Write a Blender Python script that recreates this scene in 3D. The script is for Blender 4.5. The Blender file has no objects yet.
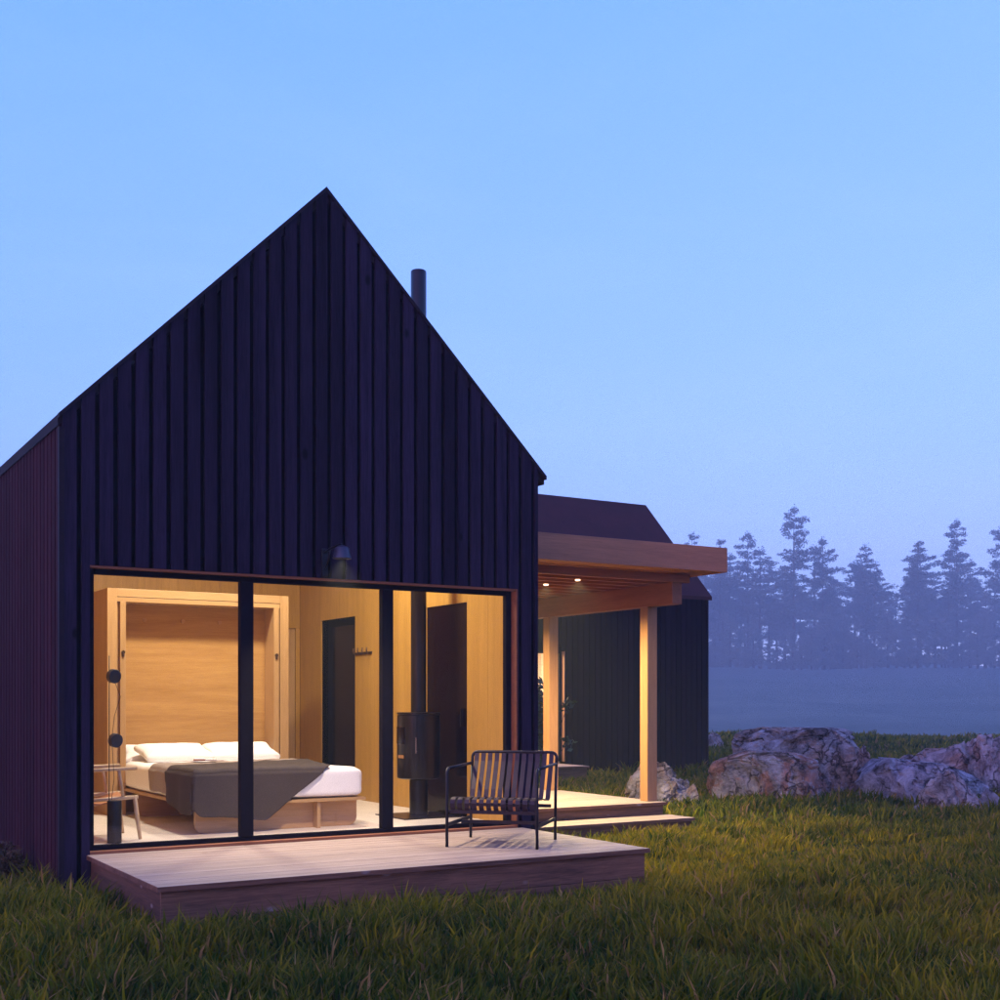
import bpy, bmesh, math, random
import numpy as np
from mathutils import Vector, Matrix, noise as mn

random.seed(7)
RNG = np.random.default_rng(11)
SC = bpy.context.scene
COL = SC.collection
R = math.radians
YAW = R(31.54)
S, C_ = math.sin(YAW), math.cos(YAW)
FPX, HOR, CAMZ = 1230.0, 701.2, 1.58


def at(px, t):
    """ground position seen at photo column px, t metres along the view"""
    u = (px - 500) / FPX * t
    return (S * t + C_ * u, C_ * t - S * u)


# ------------------------------------------------------------------ materials
def new_mat(name):
    m = bpy.data.materials.new(name)
    m.use_nodes = True
    nt = m.node_tree
    b = nt.nodes.get('Principled BSDF')
    return m, nt, b


def N(nt, kind, **kw):
    n = nt.nodes.new(kind)
    for k, v in kw.items():
        if k.startswith('i_'):
            n.inputs[k[2:].replace('_', ' ')].default_value = v
        else:
            setattr(n, k, v)
    return n


def ramp(nt, stops, src):
    r = nt.nodes.new('ShaderNodeValToRGB')
    el = r.color_ramp.elements
    while len(el) < len(stops):
        el.new(0.5)
    for e, (p, c) in zip(el, stops):
        e.position = p
        e.color = (*c, 1) if len(c) == 3 else c
    nt.links.new(src, r.inputs['Fac'])
    return r


def mixc(nt, mode, fac, a, b):
    m = nt.nodes.new('ShaderNodeMix')
    m.data_type = 'RGBA'
    m.blend_type = mode
    for i, v in ((0, fac), (6, a), (7, b)):
        if hasattr(v, 'links') or hasattr(v, 'is_linked'):
            nt.links.new(v, m.inputs[i])
        else:
            m.inputs[i].default_value = v if i == 0 else (*v, 1)
    return m.outputs[2]


def coord(nt, scale=(1, 1, 1)):
    tc = nt.nodes.new('ShaderNodeTexCoord')
    mp = nt.nodes.new('ShaderNodeMapping')
    mp.inputs['Scale'].default_value = scale
    nt.links.new(tc.outputs['Object'], mp.inputs['Vector'])
    return mp.outputs['Vector']


def noise(nt, vec, scale, detail=5, rough=0.6, dist=0.0):
    n = nt.nodes.new('ShaderNodeTexNoise')
    n.inputs['Scale'].default_value = scale
    n.inputs['Detail'].default_value = detail
    n.inputs['Roughness'].default_value = rough
    n.inputs['Distortion'].default_value = dist
    nt.links.new(vec, n.inputs['Vector'])
    return n.outputs['Fac']


def bump(nt, bsdf, h, strength, dist=0.01):
    b = nt.nodes.new('ShaderNodeBump')
    b.inputs['Strength'].default_value = strength
    b.inputs['Distance'].default_value = dist
    nt.links.new(h, b.inputs['Height'])
    nt.links.new(b.outputs['Normal'], bsdf.inputs['Normal'])


def plain(name, col, rough=0.5, metal=0.0, spec=0.5, var=0.15, sc=18):
    m, nt, b = new_mat(name)
    v = coord(nt)
    n = noise(nt, v, sc, 4)
    lo = tuple(c * (1 - var) for c in col)
    hi = tuple(min(1, c * (1 + var)) for c in col)
    r = ramp(nt, [(0.3, lo), (0.7, hi)], n)
    nt.links.new(r.outputs['Color'], b.inputs['Base Color'])
    b.inputs['Roughness'].default_value = rough
    b.inputs['Metallic'].default_value = metal
    b.inputs['Specular IOR Level'].default_value = spec
    return m


def wood(name, c1, c2, axis='z', across=16, rough=0.5, knots=0.0, knotcol=(0.06, 0.03, 0.015),
         isl=0.25, bmp=0.25, spec=0.4, figure=0.5, ksc=3.0):
    """grain running along axis; c1 dark, c2 light"""
    m, nt, b = new_mat(name)
    al = {'x': (0.06, 1, 1), 'y': (1, 0.06, 1), 'z': (1, 1, 0.06)}[axis]
    geo = nt.nodes.new('ShaderNodeNewGeometry')
    tc = nt.nodes.new('ShaderNodeTexCoord')
    off = nt.nodes.new('ShaderNodeVectorMath')
    off.operation = 'SCALE'
    off.inputs[0].default_value = (13.7, 7.9, 21.3)
    nt.links.new(geo.outputs['Random Per Island'], off.inputs['Scale'])
    add = nt.nodes.new('ShaderNodeVectorMath')
    nt.links.new(tc.outputs['Object'], add.inputs[0])
    nt.links.new(off.outputs[0], add.inputs[1])
    mp = nt.nodes.new('ShaderNodeMapping')
    mp.inputs['Scale'].default_value = al
    nt.links.new(add.outputs[0], mp.inputs['Vector'])
    v = mp.outputs['Vector']
    big = noise(nt, v, across * 0.45, 4, 0.55, 0.9)
    fine = noise(nt, v, across * 4.5, 5, 0.7, 0.2)
    m1 = nt.nodes.new('ShaderNodeMath'); m1.operation = 'MULTIPLY_ADD'
    nt.links.new(fine, m1.inputs[0]); m1.inputs[1].default_value = 1 - figure
    m2 = nt.nodes.new('ShaderNodeMath'); m2.operation = 'MULTIPLY'
    nt.links.new(big, m2.inputs[0]); m2.inputs[1].default_value = figure
    nt.links.new(m2.outputs[0], m1.inputs[2])
    r = ramp(nt, [(0.33, c1), (0.66, c2)], m1.outputs[0])
    colr = r.outputs['Color']
    if knots > 0:
        vor = nt.nodes.new('ShaderNodeTexVoronoi')
        vor.inputs['Scale'].default_value = ksc
        mpk = nt.nodes.new('ShaderNodeMapping')
        mpk.inputs['Scale'].default_value = tuple(0.55 if a < 1 else 1 for a in al)
        nt.links.new(add.outputs[0], mpk.inputs['Vector'])
        nt.links.new(mpk.outputs['Vector'], vor.inputs['Vector'])
        kr = ramp(nt, [(0.0, (1, 1, 1)), (0.035 * knots, (0.85, 0.85, 0.85)), (0.07 * knots, (0, 0, 0))],
                  vor.outputs['Distance'])
        colr = mixc(nt, 'MIX', kr.outputs['Color'], colr, knotcol)
    hsv = nt.nodes.new('ShaderNodeHueSaturation')
    mr = nt.nodes.new('ShaderNodeMapRange')
    nt.links.new(geo.outputs['Random Per Island'], mr.inputs['Value'])
    mr.inputs['To Min'].default_value = 1 - isl
    mr.inputs['To Max'].default_value = 1 + isl
    nt.links.new(mr.outputs['Result'], hsv.inputs['Value'])
    nt.links.new(colr, hsv.inputs['Color'])
    nt.links.new(hsv.outputs['Color'], b.inputs['Base Color'])
    b.inputs['Roughness'].default_value = rough
    b.inputs['Specular IOR Level'].default_value = spec
    bump(nt, b, m1.outputs[0], bmp, 0.004)
    return m


def glass_mat():
    m, nt, b = new_mat('window_glass')
    nt.nodes.remove(b)
    out = nt.nodes['Material Output']
    fr = N(nt, 'ShaderNodeFresnel'); fr.inputs['IOR'].default_value = 1.6
    tr = N(nt, 'ShaderNodeBsdfTransparent'); tr.inputs['Color'].default_value = (0.95, 0.96, 0.96, 1)
    gl = N(nt, 'ShaderNodeBsdfGlossy'); gl.inputs['Roughness'].default_value = 0.0
    mx = N(nt, 'ShaderNodeMixShader')
    gb = N(nt, 'ShaderNodeNewGeometry')
    iv = N(nt, 'ShaderNodeMath'); iv.operation = 'SUBTRACT'; iv.inputs[0].default_value = 1.0
    ml = N(nt, 'ShaderNodeMath'); ml.operation = 'MULTIPLY'
    nt.links.new(gb.outputs['Backfacing'], iv.inputs[1]); nt.links.new(iv.outputs[0], ml.inputs[0]); nt.links.new(fr.outputs[0], ml.inputs[1])
    nt.links.new(ml.outputs[0], mx.inputs[0]); nt.links.new(tr.outputs[0], mx.inputs[1])
    nt.links.new(gl.outputs[0], mx.inputs[2]); nt.links.new(mx.outputs[0], out.inputs['Surface'])
    return m


def emit_mat(name, col, st):
    m, nt, b = new_mat(name)
    b.inputs['Base Color'].default_value = (*col, 1)
    b.inputs['Emission Color'].default_value = (*col, 1)
    b.inputs['Emission Strength'].default_value = st
    m.cycles.emission_sampling = 'NONE'
    return m


def rock_mat(name, tint, lichen, pink, pinkness=.58):
    m, nt, b = new_mat(name)
    v = coord(nt)
    n2 = noise(nt, v, 3.2, 12, 0.70, 0.5)
    tint = tuple(c * 1.28 for c in tint)
    base = ramp(nt, [(0.37, tuple(c * 0.28 for c in tint)), (0.47, tuple(c * 0.8 for c in tint)),
                     (0.56, tuple(c * 1.2 for c in tint)), (0.70, tuple(min(1, c * 1.7) for c in tint))], n2)
    n3 = noise(nt, v, 1.7, 9, 0.66, 0.9)
    pk = ramp(nt, [(pinkness - .04, (0, 0, 0)), (pinkness + .05, (.9, .9, .9))], n3)
    pcol = mixc(nt, 'MULTIPLY', 1.0, base.outputs['Color'], tuple(min(1, 2.7 * c) for c in pink))
    c = mixc(nt, 'MIX', pk.outputs['Color'], base.outputs['Color'], pcol)
    lk = ramp(nt, [(0.57, (0, 0, 0)), (0.62, (.85, .85, .85))], noise(nt, v, 3.0, 12, 0.74, 0.4))
    c = mixc(nt, 'MIX', lk.outputs['Color'], c, lichen)
    sp = ramp(nt, [(0.33, (.35, .33, .33)), (0.43, (1, 1, 1))], noise(nt, v, 16, 10, 0.8, 0.2))
    c = mixc(nt, 'MULTIPLY', .8, c, sp.outputs['Color'])
    # cracks
    wv = nt.nodes.new('ShaderNodeVectorMath'); wv.operation = 'ADD'
    nn = nt.nodes.new('ShaderNodeTexNoise'); nn.inputs['Scale'].default_value = 2.5; nn.inputs['Detail'].default_value = 6
    nt.links.new(v, nn.inputs['Vector'])
    sc = nt.nodes.new('ShaderNodeVectorMath'); sc.operation = 'SCALE'; sc.inputs['Scale'].default_value = 1.1
    nt.links.new(nn.outputs['Color'], sc.inputs[0]); nt.links.new(v, wv.inputs[0]); nt.links.new(sc.outputs[0], wv.inputs[1])
    vo = nt.nodes.new('ShaderNodeTexVoronoi'); vo.feature = 'DISTANCE_TO_EDGE'; vo.inputs['Scale'].default_value = 1.5
    nt.links.new(wv.outputs[0], vo.inputs['Vector'])
    cr0 = ramp(nt, [(0.0, (.10, .09, .10)), (0.02, (.5, .48, .48)), (0.05, (1, 1, 1))], vo.outputs['Distance'])
    gate = ramp(nt, [(.36, (0, 0, 0)), (.48, (1, 1, 1))], noise(nt, v, 1.3, 4, .6, .5))
    cr = nt.nodes.new('ShaderNodeMix'); cr.data_type = 'RGBA'
    nt.links.new(gate.outputs['Color'], cr.inputs[0]); cr.inputs[6].default_value = (1, 1, 1, 1); nt.links.new(cr0.outputs['Color'], cr.inputs[7])
    cr = cr.outputs[2]
    c = mixc(nt, 'MULTIPLY', .9, c, cr)
    nt.links.new(c, b.inputs['Base Color'])
    b.inputs['Roughness'].default_value = 0.85
    b.inputs['Specular IOR Level'].default_value = 0.2
    hsum = nt.nodes.new('ShaderNodeMath'); hsum.operation = 'MULTIPLY_ADD'
    nt.links.new(cr, hsum.inputs[0]); hsum.inputs[1].default_value = .35
    nt.links.new(noise(nt, v, 7.0, 13, 0.72, 0.3), hsum.inputs[2])
    bump(nt, b, hsum.outputs[0], 1.0, 0.22)
    return m


M = {}
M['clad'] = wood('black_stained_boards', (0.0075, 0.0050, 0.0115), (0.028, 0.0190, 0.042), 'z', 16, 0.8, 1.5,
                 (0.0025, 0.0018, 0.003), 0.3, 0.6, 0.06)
M['clad_far'] = wood('shade_toned_boards', (0.003, 0.0009, 0.003), (0.0105, 0.0030, 0.0095), 'z', 16, 0.85, 1.5, (0.0015, 0.001, 0.0015), 0.3, 0.6, 0.03)  # same cladding, colour darkened to offset lamp and haze brightness
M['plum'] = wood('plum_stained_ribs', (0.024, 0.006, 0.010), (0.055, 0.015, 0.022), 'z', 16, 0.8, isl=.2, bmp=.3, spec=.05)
M['clad_back'] = plain('black_wall_backing', (0.0015, 0.0012, 0.0018), 0.9, spec=0.02)  # near black, so the shade of the board gaps is in the colour
M['roof'] = plain('dark_metal_roof', (0.050, 0.013, 0.014), 0.75, 0.0, 0.1, 0.2, 2.0)
M['roof_dark'] = plain('charcoal_metal_roof', (0.018, 0.010, 0.014), 0.7, 0.0, 0.1, 0.2, 2.0)
M['trim'] = plain('black_metal_trim', (0.016, 0.010, 0.016), 0.6, 0.0, 0.12)
M['frame'] = plain('black_window_frame', (0.006, 0.005, 0.008), 0.7, 0.0, 0.05)
M['ply'] = wood('oak_plywood_lining', (0.36, 0.184, 0.036), (0.53, 0.285, 0.062), 'z', 22, 0.45, isl=0.06, bmp=0.08, figure=0.45)
M['ply_x'] = wood('oak_boards_level_grain', (0.34, 0.165, 0.048), (0.51, 0.28, 0.09), 'x', 18, 0.42, 0.6, (0.16, 0.07, 0.02), 0.05, 0.08, figure=0.55, ksc=3.2)
M['cab'] = wood('oak_cabinet', (0.37, 0.21, 0.085), (0.52, 0.31, 0.14), 'z', 20, 0.4, isl=0.05, bmp=0.06)
M['cab_x'] = wood('oak_cabinet_rail', (0.37, 0.21, 0.085), (0.52, 0.31, 0.14), 'x', 20, 0.4, isl=0.05, bmp=0.06)
M['bedwood'] = wood('bed_plywood', (0.36, 0.185, 0.08), (0.52, 0.30, 0.14), 'x', 20, 0.4, isl=0.05, bmp=0.06)
M['chairwood'] = wood('pale_beech', (0.46, 0.30, 0.17), (0.60, 0.42, 0.26), 'x', 24, 0.4, isl=0.08, bmp=0.05)
M['cedar'] = wood('cedar_timber', (0.29, 0.108, 0.046), (0.54, 0.215, 0.092), 'x', 16, 0.5, isl=0.12, bmp=0.2)
M['cedar_y'] = wood('cedar_beam', (0.20, 0.072, 0.028), (0.36, 0.135, 0.055), 'y', 16, 0.5, isl=0.12, bmp=0.2)
M['cedar_z'] = wood('cedar_post', (0.30, 0.14, 0.058), (0.46, 0.235, 0.10), 'z', 18, 0.5, isl=0.08, bmp=0.15)
M['cedar_dk'] = wood('dark_cedar_lining', (0.16, 0.06, 0.028), (0.27, 0.105, 0.048), 'x', 16, 0.6, isl=0.1, bmp=0.1, spec=.2)
M['deck'] = wood('weathered_deck_boards', (0.20, 0.143, 0.108), (0.42, 0.325, 0.262), 'x', 26, 0.65, 0.9, (0.14, 0.08, 0.06), 0.10, 0.3, 0.3)
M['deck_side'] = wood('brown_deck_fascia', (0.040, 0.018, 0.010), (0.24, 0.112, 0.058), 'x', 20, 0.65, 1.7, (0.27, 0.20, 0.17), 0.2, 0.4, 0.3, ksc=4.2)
M['deck_side_y'] = wood('brown_deck_fascia_side', (0.040, 0.018, 0.010), (0.17, 0.078, 0.040), 'y', 20, 0.65, 1.4, (0.32, 0.25, 0.23), 0.2, 0.4, 0.3, ksc=4.2)
M['floor'] = plain('pale_concrete_floor', (0.74, 0.65, 0.58), 0.4, 0, 0.4, 0.08, 3)
M['white'] = plain('white_plaster', (0.72, 0.62, 0.52), 0.7)
M['glass'] = glass_mat()
M['dglass'] = plain('dark_door_glass', (0.006, 0.002, 0.0025), 0.15, 0, 0.15)
M['stove'] = plain('black_stove_steel', (0.007, 0.005, 0.006), 0.30, 0.0, 0.4)
M['steel'] = plain('brushed_steel', (0.35, 0.28, 0.26), 0.3, 0.9)
M['linen'] = plain('white_linen', (0.88, 0.84, 0.82), 0.85, 0, 0.1, 0.03, 60)
M['taupe'] = plain('taupe_wool', (0.30, 0.235, 0.205), 0.95, 0, 0.1, 0.1, 120)
M['throw'] = plain('dark_brown_wool', (0.070, 0.054, 0.050), 0.95, 0, 0.1, 0.25, 160)
M['leather'] = plain('tan_leather', (0.42, 0.17, 0.07), 0.5)
M['blackmetal'] = plain('black_powder_coat', (0.006, 0.005, 0.008), 0.42, 0.0, 0.3)
M['slat'] = plain('dark_plum_powder_coat', (0.022, 0.011, 0.018), 0.45, 0.0, 0.3)
M['lampshade'] = plain('dark_enamel', (0.03, 0.03, 0.05), 0.35, 0.0, 0.5)
M['lampdisc'] = plain('grey_lamp_head', (0.03, 0.03, 0.04), 0.45)
M['charcoal'] = plain('charcoal_base', (0.008, 0.006, 0.007), 0.5, 0, .3)
M['brass'] = plain('dark_bronze_hook', (0.10, 0.055, 0.03), 0.4, 0.6)
M['bulb'] = emit_mat('warm_bulb', (1.0, 0.72, 0.42), 1.2)
M['spot'] = emit_mat('warm_downlight_lens', (1.0, 0.74, 0.45), 0.9)
M['ember'] = emit_mat('glowing_log', (0.35, 0.16, 0.06), 0.02)
M['rock1'] = rock_mat('pink_grey_granite', (0.36, 0.33, 0.33), (0.66, 0.66, 0.68), (0.42, 0.27, 0.20), .53)
M['rock2'] = rock_mat('grey_blue_granite', (0.33, 0.33, 0.37), (0.58, 0.58, 0.62), (0.36, 0.31, 0.28), .64)
M['rock3'] = rock_mat('rust_granite', (0.36, 0.31, 0.31), (0.62, 0.60, 0.62), (0.36, 0.19, 0.13), .50)
M['rock4'] = rock_mat('pale_granite', (0.40, 0.34, 0.33), (0.62, 0.57, 0.56), (0.46, 0.29, 0.22), .49)
M['bark'] = plain('pine_bark', (0.07, 0.05, 0.04), 0.9, 0, 0.1, 0.3, 6)


def leaf_mat(name, c1, c2):
    m, nt, b = new_mat(name)
    geo = nt.nodes.new('ShaderNodeNewGeometry')
    r = ramp(nt, [(0.0, c1), (1.0, c2)], geo.outputs['Random Per Island'])
    nt.links.new(r.outputs['Color'], b.inputs['Base Color'])
    b.inputs['Roughness'].default_value = 0.6
    b.inputs['Specular IOR Level'].default_value = 0.25
    return m


M['needle'] = leaf_mat('pine_foliage', (0.045, 0.065, 0.050), (0.095, 0.125, 0.090))
M['misted_leaf'] = leaf_mat('mist_paled_foliage', (0.09, 0.115, 0.095), (0.15, 0.18, 0.15))  # mist lightness put into the leaf colour of the lower trees
M['leaf'] = leaf_mat('shrub_leaves', (0.012, 0.03, 0.014), (0.05, 0.085, 0.035))
M['dryleaf'] = leaf_mat('brown_bush_leaves', (0.03, 0.025, 0.012), (0.12, 0.075, 0.03))


def ground_mat():
    m, nt, b = new_mat('soil_and_turf')
    v = coord(nt)
    n = noise(nt, v, 0.5, 8, 0.7)
    r = ramp(nt, [(0.3, (0.016, 0.022, 0.009)), (0.55, (0.034, 0.042, 0.014)), (0.75, (0.06, 0.052, 0.02))], n)
    # beyond the crest the ground colour is paled to stand in for mist
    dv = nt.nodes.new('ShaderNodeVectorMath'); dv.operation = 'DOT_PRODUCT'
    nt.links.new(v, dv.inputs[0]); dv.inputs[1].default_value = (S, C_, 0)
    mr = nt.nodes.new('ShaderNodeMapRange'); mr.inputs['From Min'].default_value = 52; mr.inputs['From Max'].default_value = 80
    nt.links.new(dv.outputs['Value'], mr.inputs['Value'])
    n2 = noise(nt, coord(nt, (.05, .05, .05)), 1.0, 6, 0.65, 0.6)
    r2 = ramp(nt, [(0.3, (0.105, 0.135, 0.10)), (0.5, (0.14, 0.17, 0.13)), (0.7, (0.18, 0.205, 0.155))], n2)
    # darkened towards the wood, so the field fades into the misty tree feet
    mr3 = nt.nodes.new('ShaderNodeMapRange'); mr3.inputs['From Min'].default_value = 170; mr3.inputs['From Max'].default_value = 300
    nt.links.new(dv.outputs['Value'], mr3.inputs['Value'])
    mist_fade = mixc(nt, 'MIX', mr3.outputs['Result'], r2.outputs['Color'], (.085, .105, .085))
    cc_ = mixc(nt, 'MIX', mr.outputs['Result'], r.outputs['Color'], mist_fade)
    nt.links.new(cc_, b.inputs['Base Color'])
    b.inputs['Roughness'].default_value = 0.95
    b.inputs['Specular IOR Level'].default_value = 0.05
    bump(nt, b, noise(nt, v, 6, 8, 0.7), 0.8, 0.1)
    return m


M['ground'] = ground_mat()


def grass_mat():
    m, nt, b = new_mat('grass_blades')
    a = nt.nodes.new('ShaderNodeAttribute')
    a.attribute_name = 'blade'
    nt.links.new(a.outputs['Color'], b.inputs['Base Color'])
    b.inputs['Roughness'].default_value = 0.8
    b.inputs['Specular IOR Level'].default_value = 0.03
    out = nt.nodes['Material Output']
    tl = N(nt, 'ShaderNodeBsdfTranslucent')
    nt.links.new(a.outputs['Color'], tl.inputs['Color'])
    mx = N(nt, 'ShaderNodeMixShader')
    mx.inputs[0].default_value = 0.3
    nt.links.new(b.outputs[0], mx.inputs[1]); nt.links.new(tl.outputs[0], mx.inputs[2])
    nt.links.new(mx.outputs[0], out.inputs['Surface'])
    return m


M['grass'] = grass_mat()


# ------------------------------------------------------------------ mesh builder
class MB:
    def __init__(self):
        self.v = []; self.f = []

    def add(self, vs, fs):
        o = len(self.v)
        self.v += [tuple(p) for p in vs]
        self.f += [tuple(i + o for i in q) for q in fs]
        return self

    def box(self, x0, x1, y0, y1, z0, z1):
        vs = [(x0, y0, z0), (x1, y0, z0), (x1, y1, z0), (x0, y1, z0), (x0, y0, z1), (x1, y0, z1), (x1, y1, z1), (x0, y1, z1)]
        return self.add(vs, [(0, 3, 2, 1), (4, 5, 6, 7), (0, 1, 5, 4), (1, 2, 6, 5), (2, 3, 7, 6), (3, 0, 4, 7)])

    def prism(self, poly, axis, a0, a1):
        """poly: 2D points; axis y -> poly is (x,z); x -> (y,z); z -> (x,y)"""
        def mk(p, a):
            return {'y': (p[0], a, p[1]), 'x': (a, p[0], p[1]), 'z': (p[0], p[1], a)}[axis]
        n = len(poly)
        vs = [mk(p, a0) for p in poly] + [mk(p, a1) for p in poly]
        fs = [tuple(range(n)), tuple(range(2 * n - 1, n - 1, -1))]
        fs += [(i, i + n, (i + 1) % n + n, (i + 1) % n) for i in range(n)]
        return self.add(vs, fs)

    def tube(self, path, r, seg=10, caps=True):
        P = [Vector(p) for p in path]
        rs = r if isinstance(r, (list, tuple)) else [r] * len(P)
        vs = []; fs = []
        t0 = (P[1] - P[0]).normalized()
        ref = Vector((0, 0, 1)) if abs(t0.z) < 0.9 else Vector((1, 0, 0))
        nrm = t0.cross(ref).normalized()
        for i, p in enumerate(P):
            t = (P[min(i + 1, len(P) - 1)] - P[max(i - 1, 0)]).normalized()
            nrm = (nrm - t * nrm.dot(t)).normalized()
            bn = t.cross(nrm)
            for k in range(seg):
                a = 2 * math.pi * k / seg
                vs.append(p + (nrm * math.cos(a) + bn * math.sin(a)) * rs[i])
        for i in range(len(P) - 1):
            for k in range(seg):
                a, b_ = i * seg + k, i * seg + (k + 1) % seg
                fs.append((a, b_, b_ + seg, a + seg))
        if caps:
            fs.append(tuple(range(seg - 1, -1, -1)))
            fs.append(tuple(range((len(P) - 1) * seg, len(P) * seg)))
        return self.add(vs, fs)

    def lathe(self, prof, cx, cy, seg=32, a0=0, a1=2 * math.pi):
        vs = []; fs = []
        full = abs(a1 - a0 - 2 * math.pi) < 1e-6
        ns = seg if full else seg + 1
        for r_, z in prof:
            for k in range(ns):
                a = a0 + (a1 - a0) * k / seg
                vs.append((cx + r_ * math.cos(a), cy + r_ * math.sin(a), z))
        for i in range(len(prof) - 1):
            for k in range(seg):
                k2 = (k + 1) % ns
                fs.append((i * ns + k, i * ns + k2, (i + 1) * ns + k2, (i + 1) * ns + k))
        if full:
            fs.append(tuple(range(ns - 1, -1, -1)))
            fs.append(tuple(range((len(prof) - 1) * ns, len(prof) * ns)))
        return self.add(vs, fs)

    def build(self, name, mat, parent=None, bevel=0.0, smooth=False, local=False, recalc=True):
        off = Vector((0, 0, 0))
        p = parent
        while p is not None:
            off += p.location
            p = p.parent
        vs = self.v if (local or parent is None) else [(a - off.x, b - off.y, c - off.z) for a, b, c in self.v]
        me = bpy.data.meshes.new(name)
        me.from_pydata(vs, [], self.f)
        if recalc:
            bm = bmesh.new(); bm.from_mesh(me)
            bmesh.ops.recalc_face_normals(bm, faces=bm.faces)
            bm.to_mesh(me); bm.free()
        me.materials.append(mat)
        if smooth:
            for q in me.polygons:
                q.use_smooth = True
        o = bpy.data.objects.new(name, me)
        COL.objects.link(o)
        if parent is not None:
            o.parent = parent
        if bevel:
            b = o.modifiers.new('bevel', 'BEVEL')
            b.width = bevel; b.segments = 2; b.limit_method = 'ANGLE'; b.angle_limit = R(40)
        return o


def tag(o, label=None, cat=None, group=None, kind=None):
    if label: o['label'] = label
    if cat: o['category'] = cat
    if group: o['group'] = group
    if kind: o['kind'] = kind
    return o


def thing(name, label, cat, loc=(0, 0, 0), rz=0.0, group=None):
    o = bpy.data.objects.new(name, None)
    o.empty_display_size = 0.2
    COL.objects.link(o)
    o.location = loc; o.rotation_euler = (0, 0, rz)
    return tag(o, label, cat, group)


def smooth_auto(o, ang=40):
    for q in o.data.polygons:
        q.use_smooth = True
    o.data.set_sharp_from_angle(angle=R(ang))
    return o


# ------------------------------------------------------------------ camera
cam = bpy.data.cameras.new('camera')
co = bpy.data.objects.new('camera', cam); COL.objects.link(co)
cam.sensor_width = 36; cam.lens = 36 * FPX / 1000
cam.shift_y = (HOR - 500) / 1000
cam.clip_end = 2000; cam.clip_start = 0.05
co.location = (0, 0, CAMZ); co.rotation_euler = (R(90), 0, -YAW)
SC.camera = co


# ------------------------------------------------------------------ terrain
def sstep(a, b, x):
    t = max(0.0, min(1.0, (x - a) / (b - a)))
    return t * t * (3 - 2 * t)


def height(x, y):
    F = S * x + C_ * y
    Rr = C_ * x - S * y
    h = 0.0
    if F > 0:
        q = Rr / max(F, 1)
        lat = 1 - 0.85 * sstep(0.27, 0.42, q)
        h += 0.22 * lat * math.exp(-((F - 42) / 9.0) ** 2)
        h -= 2.4 * sstep(48, 76, F)
        h += 12.3 * sstep(85, 330, F) + 5 * sstep(330, 460, F)
        h += 0.35 * mn.noise(Vector((x * 0.03, y * 0.03, 0.3))) * sstep(60, 120, F) * 4
    h += 0.16 * mn.noise(Vector((x * 0.16, y * 0.16, 7.7))) * sstep(26, 36, F)
    h += (3 + 15 * sstep(4, 26, x)) * sstep(12, 75, -y)  # unseen rise behind the camera, added to darken reflections in the panes
    h += 0.045 * mn.noise(Vector((x * 0.55, y * 0.55, 1.7))) + 0.03 * mn.noise(Vector((x * 1.7, y * 1.7, 4.0)))
    return h


def axis_vals(lo, hi, fine_lo, fine_hi, fine, grow=1.12):
    vals = list(np.arange(fine_lo, fine_hi + 1e-6, fine))
    s_ = fine; v = fine_hi
    while v < hi:
        s_ *= grow; v += s_; vals.append(min(v, hi))
    s_ = fine; v = fine_lo
    while v > lo:
        s_ *= grow; v -= s_; vals.insert(0, max(v, lo))
    return vals


xs = axis_vals(-150, 460, -2, 26, 0.3)
ys = axis_vals(-90, 470, 3, 26, 0.3)
g = MB()
g.v = [(x, y, height(x, y)) for y in ys for x in xs]
nx = len(xs)
g.f = [(j * nx + i, j * nx + i + 1, (j + 1) * nx + i + 1, (j + 1) * nx + i) for j in range(len(ys) - 1) for i in range(nx - 1)]
go = g.build('ground', M['ground'], smooth=True, recalc=False)
tag(go, kind='structure')

# ------------------------------------------------------------------ cabin (main)
X0, X1, YF, YB = 2.157, 6.763, 10.26, 20.0
XA, ZA = 4.46, 6.207
OX0, OX1, OZ0, OZ1 = 2.388, 6.508, 0.33, 2.688
ZB = -0.15
PITCH = 0.146


def roofz(x, drop=0.0):
    return ZA - abs(x - XA) - drop


cabin = thing('cabin', 'black timber clad gabled cabin with lit floor to ceiling window, in the foreground', 'cabin', (XA, YF, 0))


def gable_boards(mb, x0, x1, y0, y1, cuts, zb, ztop, opening=None, gap=0.040):
    x = x0
    edges = []
    while x < x1 - 0.02:
        edges.append((x + gap / 2, min(x + PITCH, x1) - gap / 2)); x += PITCH
    for a, b in edges:
        pts = [a] + [c for c in cuts if a + 1e-4 < c < b - 1e-4] + [b]
        for p, q in zip(pts[:-1], pts[1:]):
            lo = zb
            if opening and (p + q) / 2 > opening[0] and (p + q) / 2 < opening[1]:
                lo = opening[3]
            mb.prism([(p, lo), (q, lo), (q, ztop(q)), (p, ztop(p))], 'y', y0, y1)


w = MB()
gable_boards(w, X0, X1, YF, YF + 0.032, [XA, OX0, OX1], ZB, lambda x: roofz(x, 0.034), (OX0, OX1, OZ0, OZ1))
front = w.build('front_wall', M['clad'], cabin)
w = MB()
yb0, yb1 = YF + 0.0325, YF + 0.20
w.prism([(X0 + .02, ZB), (OX0, ZB), (OX0, roofz(OX0, .12)), (X0 + .02, roofz(X0 + .02, .12))], 'y', yb0, yb1)
w.prism([(OX1, ZB), (X1 - .02, ZB), (X1 - .02, roofz(X1 - .02, .12)), (OX1, roofz(OX1, .12))], 'y', yb0, yb1)
w.prism([(OX0, OZ1), (OX1, OZ1), (OX1, roofz(OX1, .12)), (XA, roofz(XA, .12)), (OX0, roofz(OX0, .12))], 'y', yb0, yb1)
w.prism([(OX0, ZB), (OX1, ZB), (OX1, 0.32), (OX0, 0.32)], 'y', yb0, yb1)
w.build('wall_backing', M['clad_back'], front)


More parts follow.
